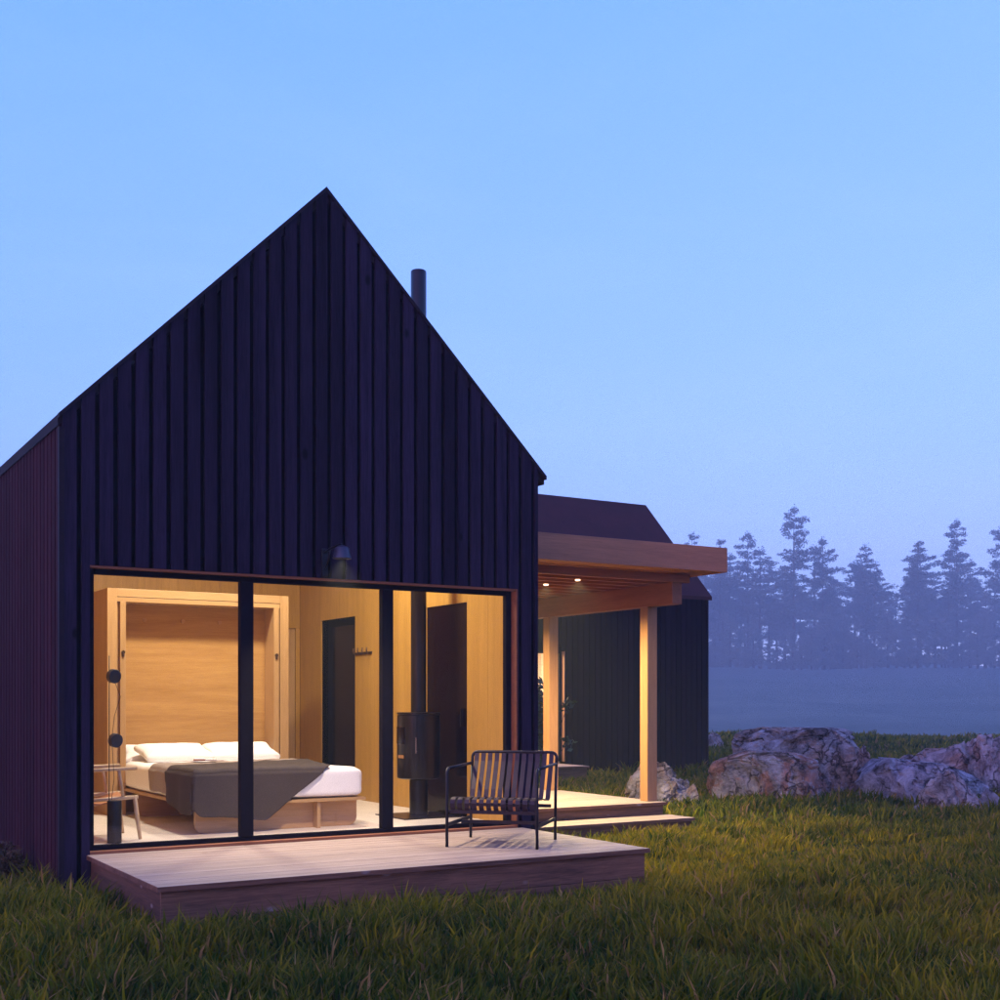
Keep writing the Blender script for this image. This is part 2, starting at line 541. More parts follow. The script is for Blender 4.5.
def side_boards(mb, x0, x1, y0, y1, zb, zt, openings=(), gap=0.040):
    y = y0
    while y < y1 - 0.02:
        a, b = y + gap / 2, min(y + PITCH, y1) - gap / 2
        pts = sorted({a, b} | {e for o in openings for e in o[:2] if a < e < b})
        for p, q in zip(pts[:-1], pts[1:]):
            lo = zb
            for o in openings:
                if o[0] < (p + q) / 2 < o[1]:
                    lo = o[2]
            mb.box(x0, x1, p, q, lo, zt)
        y += PITCH


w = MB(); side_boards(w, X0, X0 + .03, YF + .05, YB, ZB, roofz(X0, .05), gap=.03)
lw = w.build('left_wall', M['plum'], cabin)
MB().box(X0 + .0305, X0 + .19, YF + .205, YB, ZB, roofz(X0 + .03, .16)).build('wall_backing', M['clad_back'], lw)
# corner board
MB().box(X0 - .012, X0 + .03, YF - .008, YF + .045, ZB, roofz(X0, .12)).build('corner_board', M['trim'], cabin)

D1 = (11.49, 12.40, 2.65)
D2 = (14.34, 15.43, 2.665)
w = MB(); side_boards(w, X1 - .03, X1, YF + .05, YB, ZB, roofz(X1, .13), [D1, D2])
rw = w.build('right_wall', M['clad'], cabin)
w = MB()
for a, b in ((YF + .205, D1[0]), (D1[1], D2[0]), (D2[1], YB)):
    w.box(X1 - .11, X1 - .0305, a, b, ZB, roofz(X1 - .11, .25))
for d in (D1, D2):
    w.box(X1 - .11, X1 - .0305, d[0], d[1], d[2], roofz(X1 - .11, .25))
    w.box(X1 - .11, X1 - .0305, d[0], d[1], ZB, .32)
w.build('wall_backing', M['clad_back'], rw)
w = MB()
x = X0
while x < X1 - .02:
    a, b = x + .009, min(x + PITCH, X1) - .009
    pts = [a] + [c for c in [XA] if a < c < b] + [b]
    for p, q in zip(pts[:-1], pts[1:]):
        w.prism([(p, ZB), (q, ZB), (q, roofz(q, .13)), (p, roofz(p, .13))], 'y', YB - .03, YB)
    x += PITCH
w.build('back_wall', M['clad'], cabin)

# roof
w = MB()
th = 0.10; OV = 0.075
w.prism([(XA, ZA), (X0 - .012, roofz(X0 - .012)), (X0 - .012, roofz(X0 - .012) - th * .9), (X0 + .06, roofz(X0 + .06) - th),
         (XA, ZA - th), (X1 + OV - .09, roofz(X1 + OV - .09) - th), (X1 + OV, roofz(X1 + OV) - th * .75), (X1 + OV, roofz(X1 + OV))],
        'y', YF + .0335, YB + .05)
roof = w.build('roof', M['roof_dark'], cabin)
MB().prism([(XA, ZA + .004), (X0 - .013, roofz(X0 - .013, -.004)), (X0 - .013, roofz(X0 - .013, .032)), (XA, ZA - .032), (X1 + OV, roofz(X1 + OV, .032)), (X1 + OV, roofz(X1 + OV, -.004))], 'y', YF - .014, YF + .0330).build('verge_trim', M['trim'], roof)
CHX, CHY = 6.262, 11.9
MB().lathe([(.085, roofz(CHX) - .12), (.085, 6.262), (.078, 6.272), (.074, 6.262), (.074, 6.1)], CHX, CHY, 28).build(
    'chimney', M['stove'], roof, smooth=False)
smooth_auto(bpy.data.objects['chimney'])

# interior lining
XI0, XI1, YI0, YI1 = X0 + .20, X1 - .13, YF + .22, 16.17
IRN = lambda x: roofz(x, .32)


w = MB()   # right wall panels with the two openings, plywood sheets with fine joints
seams = [YI0, 11.05, D1[0], D1[1], 13.15, D2[0], 14.86, D2[1], YI1]
for a, b in zip(seams[:-1], seams[1:]):
    lo = .33
    for d in (D1, D2):
        if a >= d[0] - 1e-4 and b <= d[1] + 1e-4:
            lo = d[2]
    w.box(XI1, XI1 + .018, a + .0015, b - .0015, lo, IRN(XI1) - .01)
iw = w.build('interior_wall', M['ply'], cabin)
w = MB()   # jamb linings of the openings
for d in (D2,):
    w.box(XI1 + .0005, X1 - .033, d[1], d[1] + .018, .33, d[2] + .018)
    w.box(XI1 + .0005, X1 - .033, d[0] - .018, d[0], .33, d[2] + .018)
    w.box(XI1 + .0005, X1 - .033, d[0], d[1], d[2], d[2] + .018)
w.build('opening_lining', M['ply'], iw)
w = MB()
for a, b in ((XI0, 3.3), (3.3, 4.37), (4.37, 5.47), (5.47, XI1 - .002)):
    lo = .33
    c = [a] + [XA] * (a < XA < b) + [b]
    for p, q in zip(c[:-1], c[1:]):
        if a > 5.4:
            w.prism([(p + .0015, 2.60), (q - .0015, 2.60), (q - .0015, IRN(q)), (p + .0015, IRN(p))], 'y', YI1, YI1 + .02)
        else:
            w.prism([(p + .0015, lo), (q - .0015, lo), (q - .0015, IRN(q)), (p + .0015, IRN(p))], 'y', YI1, YI1 + .02)
w.box(5.472, 5.56, YI1, YI1 + .02, .33, 2.598); w.box(6.57, 6.63, YI1, YI1 + .02, .33, 2.598)
w.box(XI0 - .02, XI0, YI0, YI1, .33, IRN(XI0))
w.build('interior_wall', M['ply'], cabin)
idr = MB().box(5.56, 6.57, YI1 + .03, YI1 + .06, .33, 2.598).build('interior_door', M['cab'], cabin)
w = MB()   # sloped ceiling lining
w.prism([(XI0 - .02, IRN(XI0 - .02)), (XA, IRN(XA)), (XI1 + .02, IRN(XI1 + .02)), (XI1 + .02, IRN(XI1 + .02) + .03), (XA, IRN(XA) + .03), (XI0 - .02, IRN(XI0 - .02) + .03)],
        'y', YI0, YI1 + .02)
w.build('interior_ceiling', M['ply'], cabin)
w = MB()   # inside face of gable above window
w.prism([(OX0, OZ1), (OX1, OZ1), (OX1, IRN(OX1)), (XA, IRN(XA)), (OX0, IRN(OX0))], 'y', YF + .201, YF + .219)
w.box(OX1, XI1, YF + .201, YF + .219, .33, IRN(XI1))
w.box(XI0, OX0, YF + .201, YF + .219, .33, IRN(XI0))
w.build('interior_wall', M['ply'], cabin)
MB().box(X0 + .19, X1 - .11, YF + .20, YB - .04, .22, .33).build('interior_floor', M['floor'], cabin)

# doors in the right wall
w = MB().box(XI1 + .004, XI1 + .05, D1[0] + .002, D1[1] - .002, .335, D1[2] - .002)
dr = w.build('side_door', M['dglass'], cabin)
MB().box(XI1 - .03, XI1 + .003, D1[0] + .08, D1[0] + .10, 1.30, 1.50).build('handle', M['blackmetal'], dr)
w = MB()
a, b, zt = D2
xx0, xx1 = X1 - .032, X1 - .004
w.box(xx0, xx1, a, a + .07, .33, zt); w.box(xx0, xx1, b - .16, b, .33, zt)
w.box(xx0, xx1, a + .07, b - .16, zt - .09, zt); w.box(xx0, xx1, a + .07, b - .16, .33, .43)
dr2 = w.build('glazed_door', M['frame'], cabin)
MB().box(xx0 + .015, xx0 + .022, a + .07, b - .16, .43, zt - .09).build('pane', M['dglass'], dr2)

# window wall
FY0, FY1 = YF + .10, YF + .165
win = MB()
win.box(OX0 + .002, OX0 + .055, FY0, FY1, OZ0 + .0, OZ1 - .002)
win.box(OX1 - .077, OX1 - .018, FY0, FY1, OZ0 + .0, OZ1 - .002)
win.box(OX0 + .055, OX1 - .077, FY0, FY1, OZ1 - .062, OZ1 - .002)
win.box(OX0 + .055, OX1 - .077, FY0, FY1, OZ0 + .0, OZ0 + .062)
MU = ((3.695, 3.812), (5.068, 5.182))
for a, b in MU:
    win.box(a, b, FY0 - .006, FY1 + .004, OZ0 + .0625, OZ1 - .0625)
wo = win.build('window', M['frame'], cabin, bevel=.003)
wo['label'] = 'wide black framed window wall in three tall panes'
for a, b in ((OX0 + .055, MU[0][0]), (MU[0][1], MU[1][0]), (MU[1][1], OX1 - .077)):
    MB().box(a, b, FY0 + .03, FY0 + .036, OZ0 + .062, OZ1 - .062).build('pane', M['glass'], wo)
w = MB()
w.box(OX1 - .0175, OX1 - .0005, YF + .008, FY1, OZ0, OZ1 - .018)
w.box(OX0 + .0005, OX1 - .0005, YF + .008, FY0 - .001, OZ1 - .0175, OZ1 - .0005)
w.box(OX0 - .0, OX1 - .018, YF + .01, FY0 - .001, OZ0 - .005, OZ0 + .022)
w.build('frame_lining', M['cedar_dk'], wo)

# ------------------------------------------------------------------ wall lamp over the deck
LX, LZ = 4.44, 2.86
wl = thing('wall_lamp', 'small dark barn style wall lamp lit above the large window', 'wall lamp', (LX, YF, LZ))
MB().box(LX - .03, LX + .03, YF - .022, YF - .0005, 2.700, 2.950).build('back_plate', M['blackmetal'], wl, bevel=.006)
MB().tube([(LX, YF - .02, 2.915), (LX, YF - .12, 2.935), (LX, YF - .30, 2.950), (LX, YF - .375, 2.950), (LX, YF - .39, 2.930)], .011, 8).tube(
    [(LX, YF - .02, 2.770), (LX, YF - .09, 2.830), (LX, YF - .14, 2.935)], .008, 8).build('arm', M['blackmetal'], wl, smooth=True)
sh = MB().lathe([(.022, 2.940), (.05, 2.925), (.062, 2.915), (.08, 2.835), (.083, 2.825), (.078, 2.827), (.058, 2.905), (.02, 2.915)], LX, YF - .39, 28)
so = sh.build('lamp_shade', M['lampshade'], wl); smooth_auto(so)
MB().lathe([(.012, 2.905), (.03, 2.885), (.034, 2.865), (.024, 2.848), (.006, 2.842)], LX, YF - .39, 16).build('bulb', M['bulb'], wl, smooth=True)


def light(name, kind, loc, energy, col, rot=(0, 0, 0), size=.1, spot=None, blend=.5, sizey=None, parent=None):
    l = bpy.data.lights.new(name, kind)
    l.energy = energy; l.color = col
    if kind == 'AREA':
        l.size = size
        if sizey:
            l.shape = 'RECTANGLE'; l.size_y = sizey
    elif kind != 'SUN':
        l.shadow_soft_size = size
    if kind == 'SPOT':
        l.spot_size = spot; l.spot_blend = blend
    o = bpy.data.objects.new(name, l); COL.objects.link(o)
    o.location = loc; o.rotation_euler = rot
    return o


WARM = (1.0, .90, .72)
light('wall_lamp_light', 'SPOT', (LX, YF - .39, 2.825), 85, (1.0, .80, .55), (0, 0, 0), .04, R(104), .75)

# ------------------------------------------------------------------ pendants inside
for (px_, py_, pz_, lab) in ((3.95, 12.5, 4.45, 'round white pendant lamp hanging above the bed foot inside the cabin'),
                             (5.35, 12.35, 4.5, 'round white pendant lamp hanging near the stove flue inside the cabin')):
    pl = thing('pendant_lamp', lab, 'pendant lamp', (px_, py_, pz_), group='pendant lamps under the cabin ceiling')
    MB().lathe([(.03, pz_ + .16), (.10, pz_ + .12), (.17, pz_ + .02), (.165, pz_ + .02), (.09, pz_ + .11)], px_, py_, 24).build('lamp_shade', M['white'], pl, smooth=True)
    MB().lathe([(.02, pz_ + .10), (.05, pz_ + .07), (.05, pz_ + .05), (.02, pz_ + .03)], px_, py_, 16).build('bulb', M['bulb'], pl, smooth=True)
    MB().tube([(px_, py_, pz_ + .15), (px_, py_, IRN(px_))], .004, 6).build('cord', M['blackmetal'], pl)
light('pendant_light', 'AREA', (3.95, 12.5, 4.44), 33, WARM, (0, 0, 0), .30)
light('pendant_light', 'AREA', (5.35, 12.35, 4.49), 30, WARM, (0, 0, 0), .30)

# ------------------------------------------------------------------ wall bed cabinet
CX0, CX1, CY0, CY1 = 3.375, 5.475, 13.70, 14.42
CI0, CI1, CZ = 3.575, 5.295, 2.82
cab = thing('bed_cabinet', 'tall oak fold down bed cabinet with open alcove behind the bed', 'cabinet', (CX0, CY0, .33))
MB().box(CX0, CX0 + .105, CY0, CY0 + .05, .33, CZ).box(CX0, CX0 + .04, CY0 + .0505, CY1, .33, CZ).build('side_panel', M['cab'], cab)
MB().box(CX1 - .105, CX1, CY0, CY0 + .05, .33, CZ).box(CX1 - .04, CX1, CY0 + .0505, CY1, .33, CZ).build('side_panel', M['cab'], cab)
MB().box(CI0 - .062, CI0, CY0, CY0 + .30, .33, CZ - .1455).build('stile', M['cab'], cab, bevel=.002)
MB().box(CI1, CI1 + .062, CY0, CY0 + .30, .33, CZ - .1455).build('stile', M['cab'], cab, bevel=.002)
MB().box(CX0 + .105, CI0 - .0625, CY0 + .045, CY0 + .055, .33, CZ - .15).build('filler_strip', M['cab'], cab)
MB().box(CI1 + .0625, CX1 - .105, CY0 + .045, CY0 + .055, .33, CZ - .15).build('filler_strip', M['cab'], cab)
w = MB()
w.box(CX0 + .105, CX1 - .105, CY0 + .001, CY0 + .05, CZ - .09, CZ - .0005); w.box(CX0 + .04, CX1 - .04, CY0 + .05, CY1, CZ - .04, CZ - .0005)
w.box(CX0 + .106, CX1 - .106, CY0 + .006, CY0 + .30, CZ - .145, CZ - .095)
w.build('header', M['cab_x'], cab, bevel=.002)
w = MB()
for k in range(1):
    w.box(CI0, CI1, CY0 + .30, CY0 + .33, .33, CZ - .14)
w.build('back_panel', M['ply_x'], cab)
for xk in (3.86, 4.30, 4.735):
    MB().tube([(xk, CY0 + .30, 2.50), (xk, CY0 + .275, 2.50)], .022, 14).build('knob', M['bedwood'], cab)
for xk in (CI0 - .03, CI1 + .03):
    MB().tube([(xk, CY0 - .0, 2.12), (xk, CY0 - .014, 2.12)], .02, 12).box(xk - .012, xk + .012, CY0 - .012, CY0, 2.07, 2.12).build('latch', M['brass'], cab)

# ------------------------------------------------------------------ bed
BX0, BX1, BY0, BY1 = 3.565, 5.30, 11.24, 13.96
bed = thing('bed', 'double bed with white sheets on a plywood platform facing the window', 'bed', ((BX0 + BX1) / 2, 12.5, .33))
MB().box(BX0 - .01, BX1 + .012, BY0 - .012, BY1, .592, .622).build('bed_frame', M['cab_x'], bed, bevel=.004)


def rounded_panel(x0, x1, z0, z1, r):
    pts = [(x0, z1), (x0, z0 + r)]
    pts += [(x0 + r - r * math.cos(a), z0 + r - r * math.sin(a)) for a in np.linspace(0, math.pi / 2, 8)]
    pts += [(x1 - r + r * math.sin(a), z0 + r - r * math.cos(a)) for a in np.linspace(0, math.pi / 2, 8)]
    pts += [(x1, z0 + r), (x1, z1)]
    out = []
    for p in pts:
        if not out or abs(p[0] - out[-1][0]) + abs(p[1] - out[-1][1]) > 1e-4:
            out.append(p)
    return out


for yy in (BY0 + .12, 13.35):
    MB().prism(rounded_panel(BX0 + .04, BX1 - .03, .331, .59, .09), 'y', yy, yy + .03).build('leg_panel', M['bedwood'], bed)
MB().box(4.80, 4.835, BY0 + .02, BY0 + .118, .331, .59).box(4.80, 4.835, BY0 + .152, 13.34, .34, .59).build('spine_panel', M['cab'], bed)


def soft_box(x0, x1, y0, y1, z0, z1, r=.06, puff=.012, n=26):
    """mattress with rounded edges"""
    bm = bmesh.new()
    bmesh.ops.create_cube(bm, size=1)
    bmesh.ops.subdivide_edges(bm, edges=bm.edges, cuts=n, use_grid_fill=True)
    sx, sy, sz = x1 - x0, y1 - y0, z1 - z0
    for v in bm.verts:
        p = Vector((v.co.x * sx, v.co.y * sy, v.co.z * sz))
        q = Vector((max(-sx / 2 + r, min(sx / 2 - r, p.x)), max(-sy / 2 + r, min(sy / 2 - r, p.y)), max(-sz / 2 + r, min(sz / 2 - r, p.z))))
        d = p - q
        if d.length > 1e-6:
            p = q + d.normalized() * r
        k = mn.noise(Vector((p.x * 2.2, p.y * 2.2, p.z * 3))) * puff + mn.noise(Vector((p.x * 7, p.y * 7, p.z * 9))) * puff * .35
        p += d.normalized() * k if d.length > 1e-6 else Vector((0, 0, 0))
        v.co = p + Vector(((x0 + x1) / 2, (y0 + y1) / 2, (z0 + z1) / 2))
    mb = MB()
    bm.verts.index_update()
    mb.v = [tuple(v.co) for v in bm.verts]
    mb.f = [tuple(v.index for v in f.verts) for f in bm.faces]
    bm.free()
    return mb


soft_box(BX0 + .003, BX1 - .003, BY0, BY1 - .02, .623, .915, .07).build('mattress', M['linen'], bed, smooth=True)

ZT = .92


def drape(name, mat, label, cat, ulen, vlen, inside, du=.03, th=.008, lift=0.0, seed=0, ymax=None):
    """cloth lying on the mattress; u<0 hangs over the left side, v<0 over the foot"""
    us = np.arange(-ulen[0], ulen[1] + 1e-6, du)
    vs = np.arange(-vlen[0], vlen[1] + 1e-6, du)
    mb = MB(); idx = {}
    rr = .05
    for i, u in enumerate(us):
        for j, v in enumerate(vs):
            def edge(s):
                # returns (horizontal, drop) for arc length s around a rounded edge
                if s >= 0: return s, 0
                a = -s
                if a < rr * math.pi / 2:
                    t = a / rr
                    return -rr * math.sin(t), rr * (1 - math.cos(t))
                return -rr, rr + (a - rr * math.pi / 2)
            hu, du_ = edge(u); hv, dv_ = edge(v)
            drop = max(du_, dv_) if (du_ == 0 or dv_ == 0) else max(du_, dv_) + .25 * min(du_, dv_)
            x = BX0 + .045 + hu; y = BY0 + .045 + hv; z = ZT + lift - drop
            wv = mn.noise(Vector((u * 5 + seed, v * 5, seed))) * .013 + mn.noise(Vector((u * 14 + seed, v * 11, seed))) * .006
            if du_ > .05: x -= .012 + .018 * math.sin(v * 15 + seed) * min(1, (du_ - .05) * 6) * .7 + lift; y += 0.01 * wv
            elif dv_ > .05: y -= .012 + .020 * math.sin(u * 13 + seed) * min(1, (dv_ - .05) * 6) * .7 + lift
            else: z += wv + .004
            idx[i, j] = len(mb.v); mb.v.append((x, y, z))
    for i in range(len(us) - 1):
        for j in range(len(vs) - 1):
            if inside(us[i] + du / 2, vs[j] + du / 2):
                mb.f.append((idx[i, j], idx[i + 1, j], idx[i + 1, j + 1], idx[i, j + 1]))
    used = sorted({k for f in mb.f for k in f}); re = {k: n for n, k in enumerate(used)}
    mb.v = [mb.v[k] for k in used]; mb.f = [tuple(re[k] for k in f) for f in mb.f]
    ec = {}
    for f in mb.f:
        for a, b in zip(f, f[1:] + f[:1]):
            k = (min(a, b), max(a, b)); ec[k] = ec.get(k, 0) + 1
    nb = {}
    for (a, b), n_ in ec.items():
        if n_ == 1:
            nb.setdefault(a, []).append(b); nb.setdefault(b, []).append(a)
    pos = [Vector(p) for p in mb.v]
    for _ in range(14):
        upd = {k: (pos[k] * .4 + (pos[q[0]] + pos[q[1]]) * .3) for k, q in nb.items() if len(q) == 2}
        for k, p in upd.items(): pos[k] = p
    mb.v = [tuple(p) for p in pos]
    o = mb.build(name, mat, None, smooth=True, recalc=False)
    so = o.modifiers.new('thick', 'SOLIDIFY'); so.thickness = th; so.offset = 1
    return tag(o, label, cat)


# foot edge at v=0, left edge at u=0
def back_edge(u):
    return .80 + (.33 * u if u > 0 else .10 * u)


drape('blanket', M['taupe'], 'taupe wool blanket lying across the white bed and down its left side', 'blanket', (.285, 1.64), (0, 2.55),
      lambda u, v: back_edge(u) - .14 < v < back_edge(u) + .62 - .12 * max(u, 0), lift=.004, seed=2.0, du=.012)


def in_throw(u, v):
    if v > back_edge(u): return False
    if v < -.50 + .03 * math.sin(u * 5 + 1): return False
    r_edge = 1.34 + .237 * v if v > 0 else 1.34 + 1.34 * v
    if u > r_edge: return False
    if u < 0 and v < 0 and u + v < -.46: return False
    if u < -.45 + .2 * max(v - .3, 0): return False
    return True


drape('throw', M['throw'], 'dark brown wool throw hanging over the foot corner of the bed', 'throw', (.46, 1.66), (.70, 1.95), in_throw, lift=.016, seed=5.0, du=.01)


def pillow(cx, cy, cz, wx, wy, h, rx, rz, label):
    bm = bmesh.new()
    bmesh.ops.create_uvsphere(bm, u_segments=40, v_segments=20, radius=1)
    for v in bm.verts:
        x, y, z = v.co
        def se(a, p): return math.copysign(abs(a) ** p, a)
        r_ = max(1e-6, math.hypot(x, y))
        k = r_ / max(abs(x), abs(y), 1e-6)
        k = 1 + (k - 1) * .92 if r_ > .05 else 1
        X, Y = x * k, y * k
        e = max(abs(X), abs(Y))
        X *= 1 - .06 * (1 - abs(Y)) * 0 + .0; 
        pin = 1 - .09 * (1 - min(1, abs(X * Y))) * min(1, e)
        Z = se(z, .75)
        wr = mn.noise(Vector((X * 2.4 + cx, Y * 2.4, Z))) * .12
        v.co = Vector((X * pin * wx / 2, Y * pin * wy / 2, Z * h / 2 * (1 + wr)))
    mat = Matrix.Rotation(rz, 4, 'Z') @ Matrix.Rotation(rx, 4, 'X')
    mb = MB(); bm.verts.index_update()
    mb.v = [tuple(mat @ v.co) for v in bm.verts]
    mb.f = [tuple(v.index for v in f.verts) for f in bm.faces]
    bm.free()
    o = mb.build('pillow', M['linen'], None, smooth=True)
    o.location = (cx, cy, cz)
    return tag(o, label, 'pillow', group='white pillows at the head of the bed')


pillow(4.06, 13.50, 1.005, .80, .48, .18, R(14), R(3), 'plump white pillow at the left front of the bed head')
pillow(4.82, 13.50, 1.005, .80, .48, .18, R(14), R(-2), 'plump white pillow at the right front of the bed head')
pillow(3.97, 13.80, .99, .80, .24, .14, R(52), R(-4), 'white pillow with raised corner leaning behind the left front pillow')
pillow(4.88, 13.80, .99, .80, .24, .14, R(46), R(3), 'white pillow leaning behind the right front pillow')
mg = thing('magazine', 'small open magazine lying on the brown throw', 'magazine', (4.15, 12.72, .955), R(-20))
MB().box(-.12, .0, -.09, .09, 0, .012).build('cover', M['leather'], mg, local=True)
MB().box(-.112, -.003, -.083, .083, .0125, .02).box(.003, .118, -.085, .085, 0, .014).build('pages', M['linen'], mg, local=True)

# ------------------------------------------------------------------ stove
st = thing('wood_stove', 'black cylindrical wood stove with tall flue beside the dark side door', 'wood stove', (CHX, CHY, .33))
zb, zt = .735, 1.46
bo = MB().lathe([(.20, zb), (.232, zb + .012), (.236, zb + .03), (.236, zt - .035), (.225, zt - .03), (.225, zt - .022), (.24, zt - .02), (.24, zt - .004), (.232, zt), (.09, zt + .002)], CHX, CHY, 48)
b_ = bo.build('stove_body', M['stove'], st); smooth_auto(b_, 35)
fl = MB().lathe([(.085, zt + .003), (.085, roofz(CHX) - .13)], CHX, CHY, 28).build('flue_pipe', M['stove'], st); smooth_auto(fl)
pe = MB().lathe([(.10, .345), (.10, zb - .001)], CHX, CHY, 28).build('pedestal', M['stove'], st); smooth_auto(pe)
MB().box(CHX - .36, CHX + .33, CHY - .37, CHY + .34, .331, .342).build('hearth_plate', M['stove'], st, bevel=.003)
gd = MB()
A0, A1 = R(180), R(262)
gd.lathe([(.239, 1.12), (.239, 1.30)], CHX, CHY, 14, A0 - .55, A0 + .42)
gd.build('door_glass', M['dglass'], st, smooth=True)
MB().lathe([(.2395, .965), (.2395, 1.0)], CHX, CHY, 8, A0 - .1, A0 + .35).build('log_window', M['ember'], st, smooth=True)
ha = R(236)
hx, hy = CHX + .255 * math.cos(ha), CHY + .255 * math.sin(ha)
MB().tube([(hx, hy, 1.02), (hx, hy, 1.19)], .007, 8).tube([(hx, hy, 1.04), (hx + .02, hy + .02, 1.04)], .005, 6).tube([(hx, hy, 1.17), (hx + .02, hy + .02, 1.17)], .005, 6).build('handle', M['steel'], st)

# hooks on the right wall
hk = thing('coat_rack', 'short rail of four small coat hooks on the plywood wall', 'coat rack', (XI1, 14.08, 2.2))
MB().box(XI1 - .012, XI1, 13.84, 14.31, 2.165, 2.20).build('rail', M['brass'], hk)
for k in range(4):
    y_ = 13.88 + k * .13
    MB().tube([(XI1 - .008, y_, 2.18), (XI1 - .05, y_, 2.185), (XI1 - .06, y_, 2.21), (XI1 - .055, y_, 2.25)], .009, 8).build('hook', M['brass'], hk, smooth=True)

# ------------------------------------------------------------------ armchair inside
ac = thing('armchair', 'pale wooden armchair with tan leather sling seat behind the left pane', 'armchair', (2.75, 11.5, .33))
for (x_, y_, lean) in ((3.02, 11.20, .03), (3.02, 11.80, .03)):
    MB().tube([(x_ + lean, y_, .331), (x_, y_, .55), (x_ - .02, y_, .73)], [.015, .021, .018], 10).build('leg', M['chairwood'], ac, smooth=True)
for (x_, y_) in ((2.50, 11.20), (2.50, 11.80)):
    MB().tube([(x_ - .10, y_, .331), (x_, y_, .70), (x_ + .03, y_, .945)], [.014, .020, .016], 10).build('leg', M['chairwood'], ac, smooth=True)
for y_ in (11.20, 11.80):
    MB().tube([(2.42, y_, .955), (2.70, y_, .965), (3.02, y_, .975)], .017, 10).build('armrest', M['chairwood'], ac, smooth=True)
    MB().tube([(2.90, y_, .70), (2.86, y_, .96)], .015, 10).build('arm_support', M['chairwood'], ac, smooth=True)
    MB().tube([(2.46, y_, .69), (3.03, y_, .715)], .018, 10).build('seat_rail', M['chairwood'], ac, smooth=True)
sl = MB()
prof = [(2.44, 1.02), (2.47, .88), (2.50, .74), (2.56, .67), (2.70, .655), (2.88, .69), (3.00, .72)]
for i, (x_, z_) in enumerate(prof):
    for j in range(7):
        y_ = 11.215 + .57 * j / 6
        sl.v.append((x_, y_, z_ - .03 * math.sin(math.pi * j / 6)))
sl.f = [(i * 7 + j, i * 7 + j + 1, (i + 1) * 7 + j + 1, (i + 1) * 7 + j) for i in range(len(prof) - 1) for j in range(6)]
so = sl.build('sling_seat', M['leather'], ac, smooth=True, recalc=False); md = so.modifiers.new('t', 'SOLIDIFY'); md.thickness = .008

# floor lamp
fx, fy = 2.775, 11.02
flp = thing('floor_lamp', 'slim floor lamp with two grey disc heads on a black cylinder base', 'floor lamp', (fx, fy, .33))
bs = MB().lathe([(.058, .331), (.062, .335), (.062, .70), (.058, .705)], fx, fy, 32).build('lamp_base', M['charcoal'], flp); smooth_auto(bs)
px_, py_ = fx - .045, fy
MB().tube([(px_, py_, .70), (px_, py_, 1.98)], .0042, 8).build('pole', M['blackmetal'], flp, smooth=True)
for z_, dx in ((1.80, .03), (1.235, .045)):
    c0 = Vector((px_ + dx, py_ - .03, z_)); dv = Vector((.35, -.9, -.12)).normalized()
    MB().tube([c0 - dv * .03, c0 - dv * .02, c0 + dv * .025, c0 + dv * .03], [.05, .062, .062, .055], 28).build('lamp_head', M['lampdisc'], flp)
MB().tube([(px_ + .04, py_ - .03, 1.75), (px_ + .09, py_ - .03, 1.62), (px_ + .04, py_ - .02, 1.45), (px_ + .02, py_ - .01, 1.25), (px_ + .04, py_ - .01, .9), (px_ + .02, py_, .71)], .0025, 6).build('cord', M['blackmetal'], flp, smooth=True)

# ------------------------------------------------------------------ front deck
def deck(name, label, x0, x1, y0, y1, zt, board=.14, th=.036, over=.03, zlow=-.12, side='l', front_boards=1):
    t = thing(name, label, 'deck' if name == 'deck' else 'step', ((x0 + x1) / 2, (y0 + y1) / 2, 0))
    w = MB()
    n = max(1, round((y1 - y0) / board)); bw = (y1 - y0) / n
    for i in range(n):
        a = y0 + i * bw
        w.box(x0, x1, a + (0 if i == 0 else .0025), a + bw - .0025, zt - th, zt + random.uniform(-.0008, .0008))
    w.build('deck_boards', M['deck'], t, bevel=.003)
    MB().box(x0 - .004, x1 + .004, y0 - .0045, y0 - .0005, zt - th - .001, zt - .002).box(x0 - .0045, x0 - .0005, y0, y1, zt - th - .001, zt - .002).build('shaded_edge', M['deck_side'], t)  # added dark strips; the shade of the board edges is in their colour
    w = MB()
    h = (zt - th - .001 - zlow) / front_boards
    for i in range(front_boards):
        w.box(x0 + over, x1 - over, y0 + over, y0 + over + .03, zlow + i * h, zlow + (i + 1) * h - .004)
    w.build('front_fascia', M['deck_side'], t, bevel=.002)
    for xa in (x0 + over, x1 - over - .03):
        MB().box(xa, xa + .03, y0 + over + .0305, y1 - .001, zlow, zt - th - .001).build('side_fascia', M['deck_side_y'], t)
    return t


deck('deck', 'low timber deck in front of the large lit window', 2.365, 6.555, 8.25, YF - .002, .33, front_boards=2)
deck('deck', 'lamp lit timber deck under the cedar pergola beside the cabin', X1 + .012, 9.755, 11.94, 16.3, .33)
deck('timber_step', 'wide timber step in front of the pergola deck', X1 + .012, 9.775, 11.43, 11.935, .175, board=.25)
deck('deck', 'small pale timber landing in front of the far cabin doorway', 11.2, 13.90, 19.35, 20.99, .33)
deck('deck', 'timber platform at the far end of the rear cabin, behind the boulders', 18.5, 19.6, 22.4, 25.0, .33)

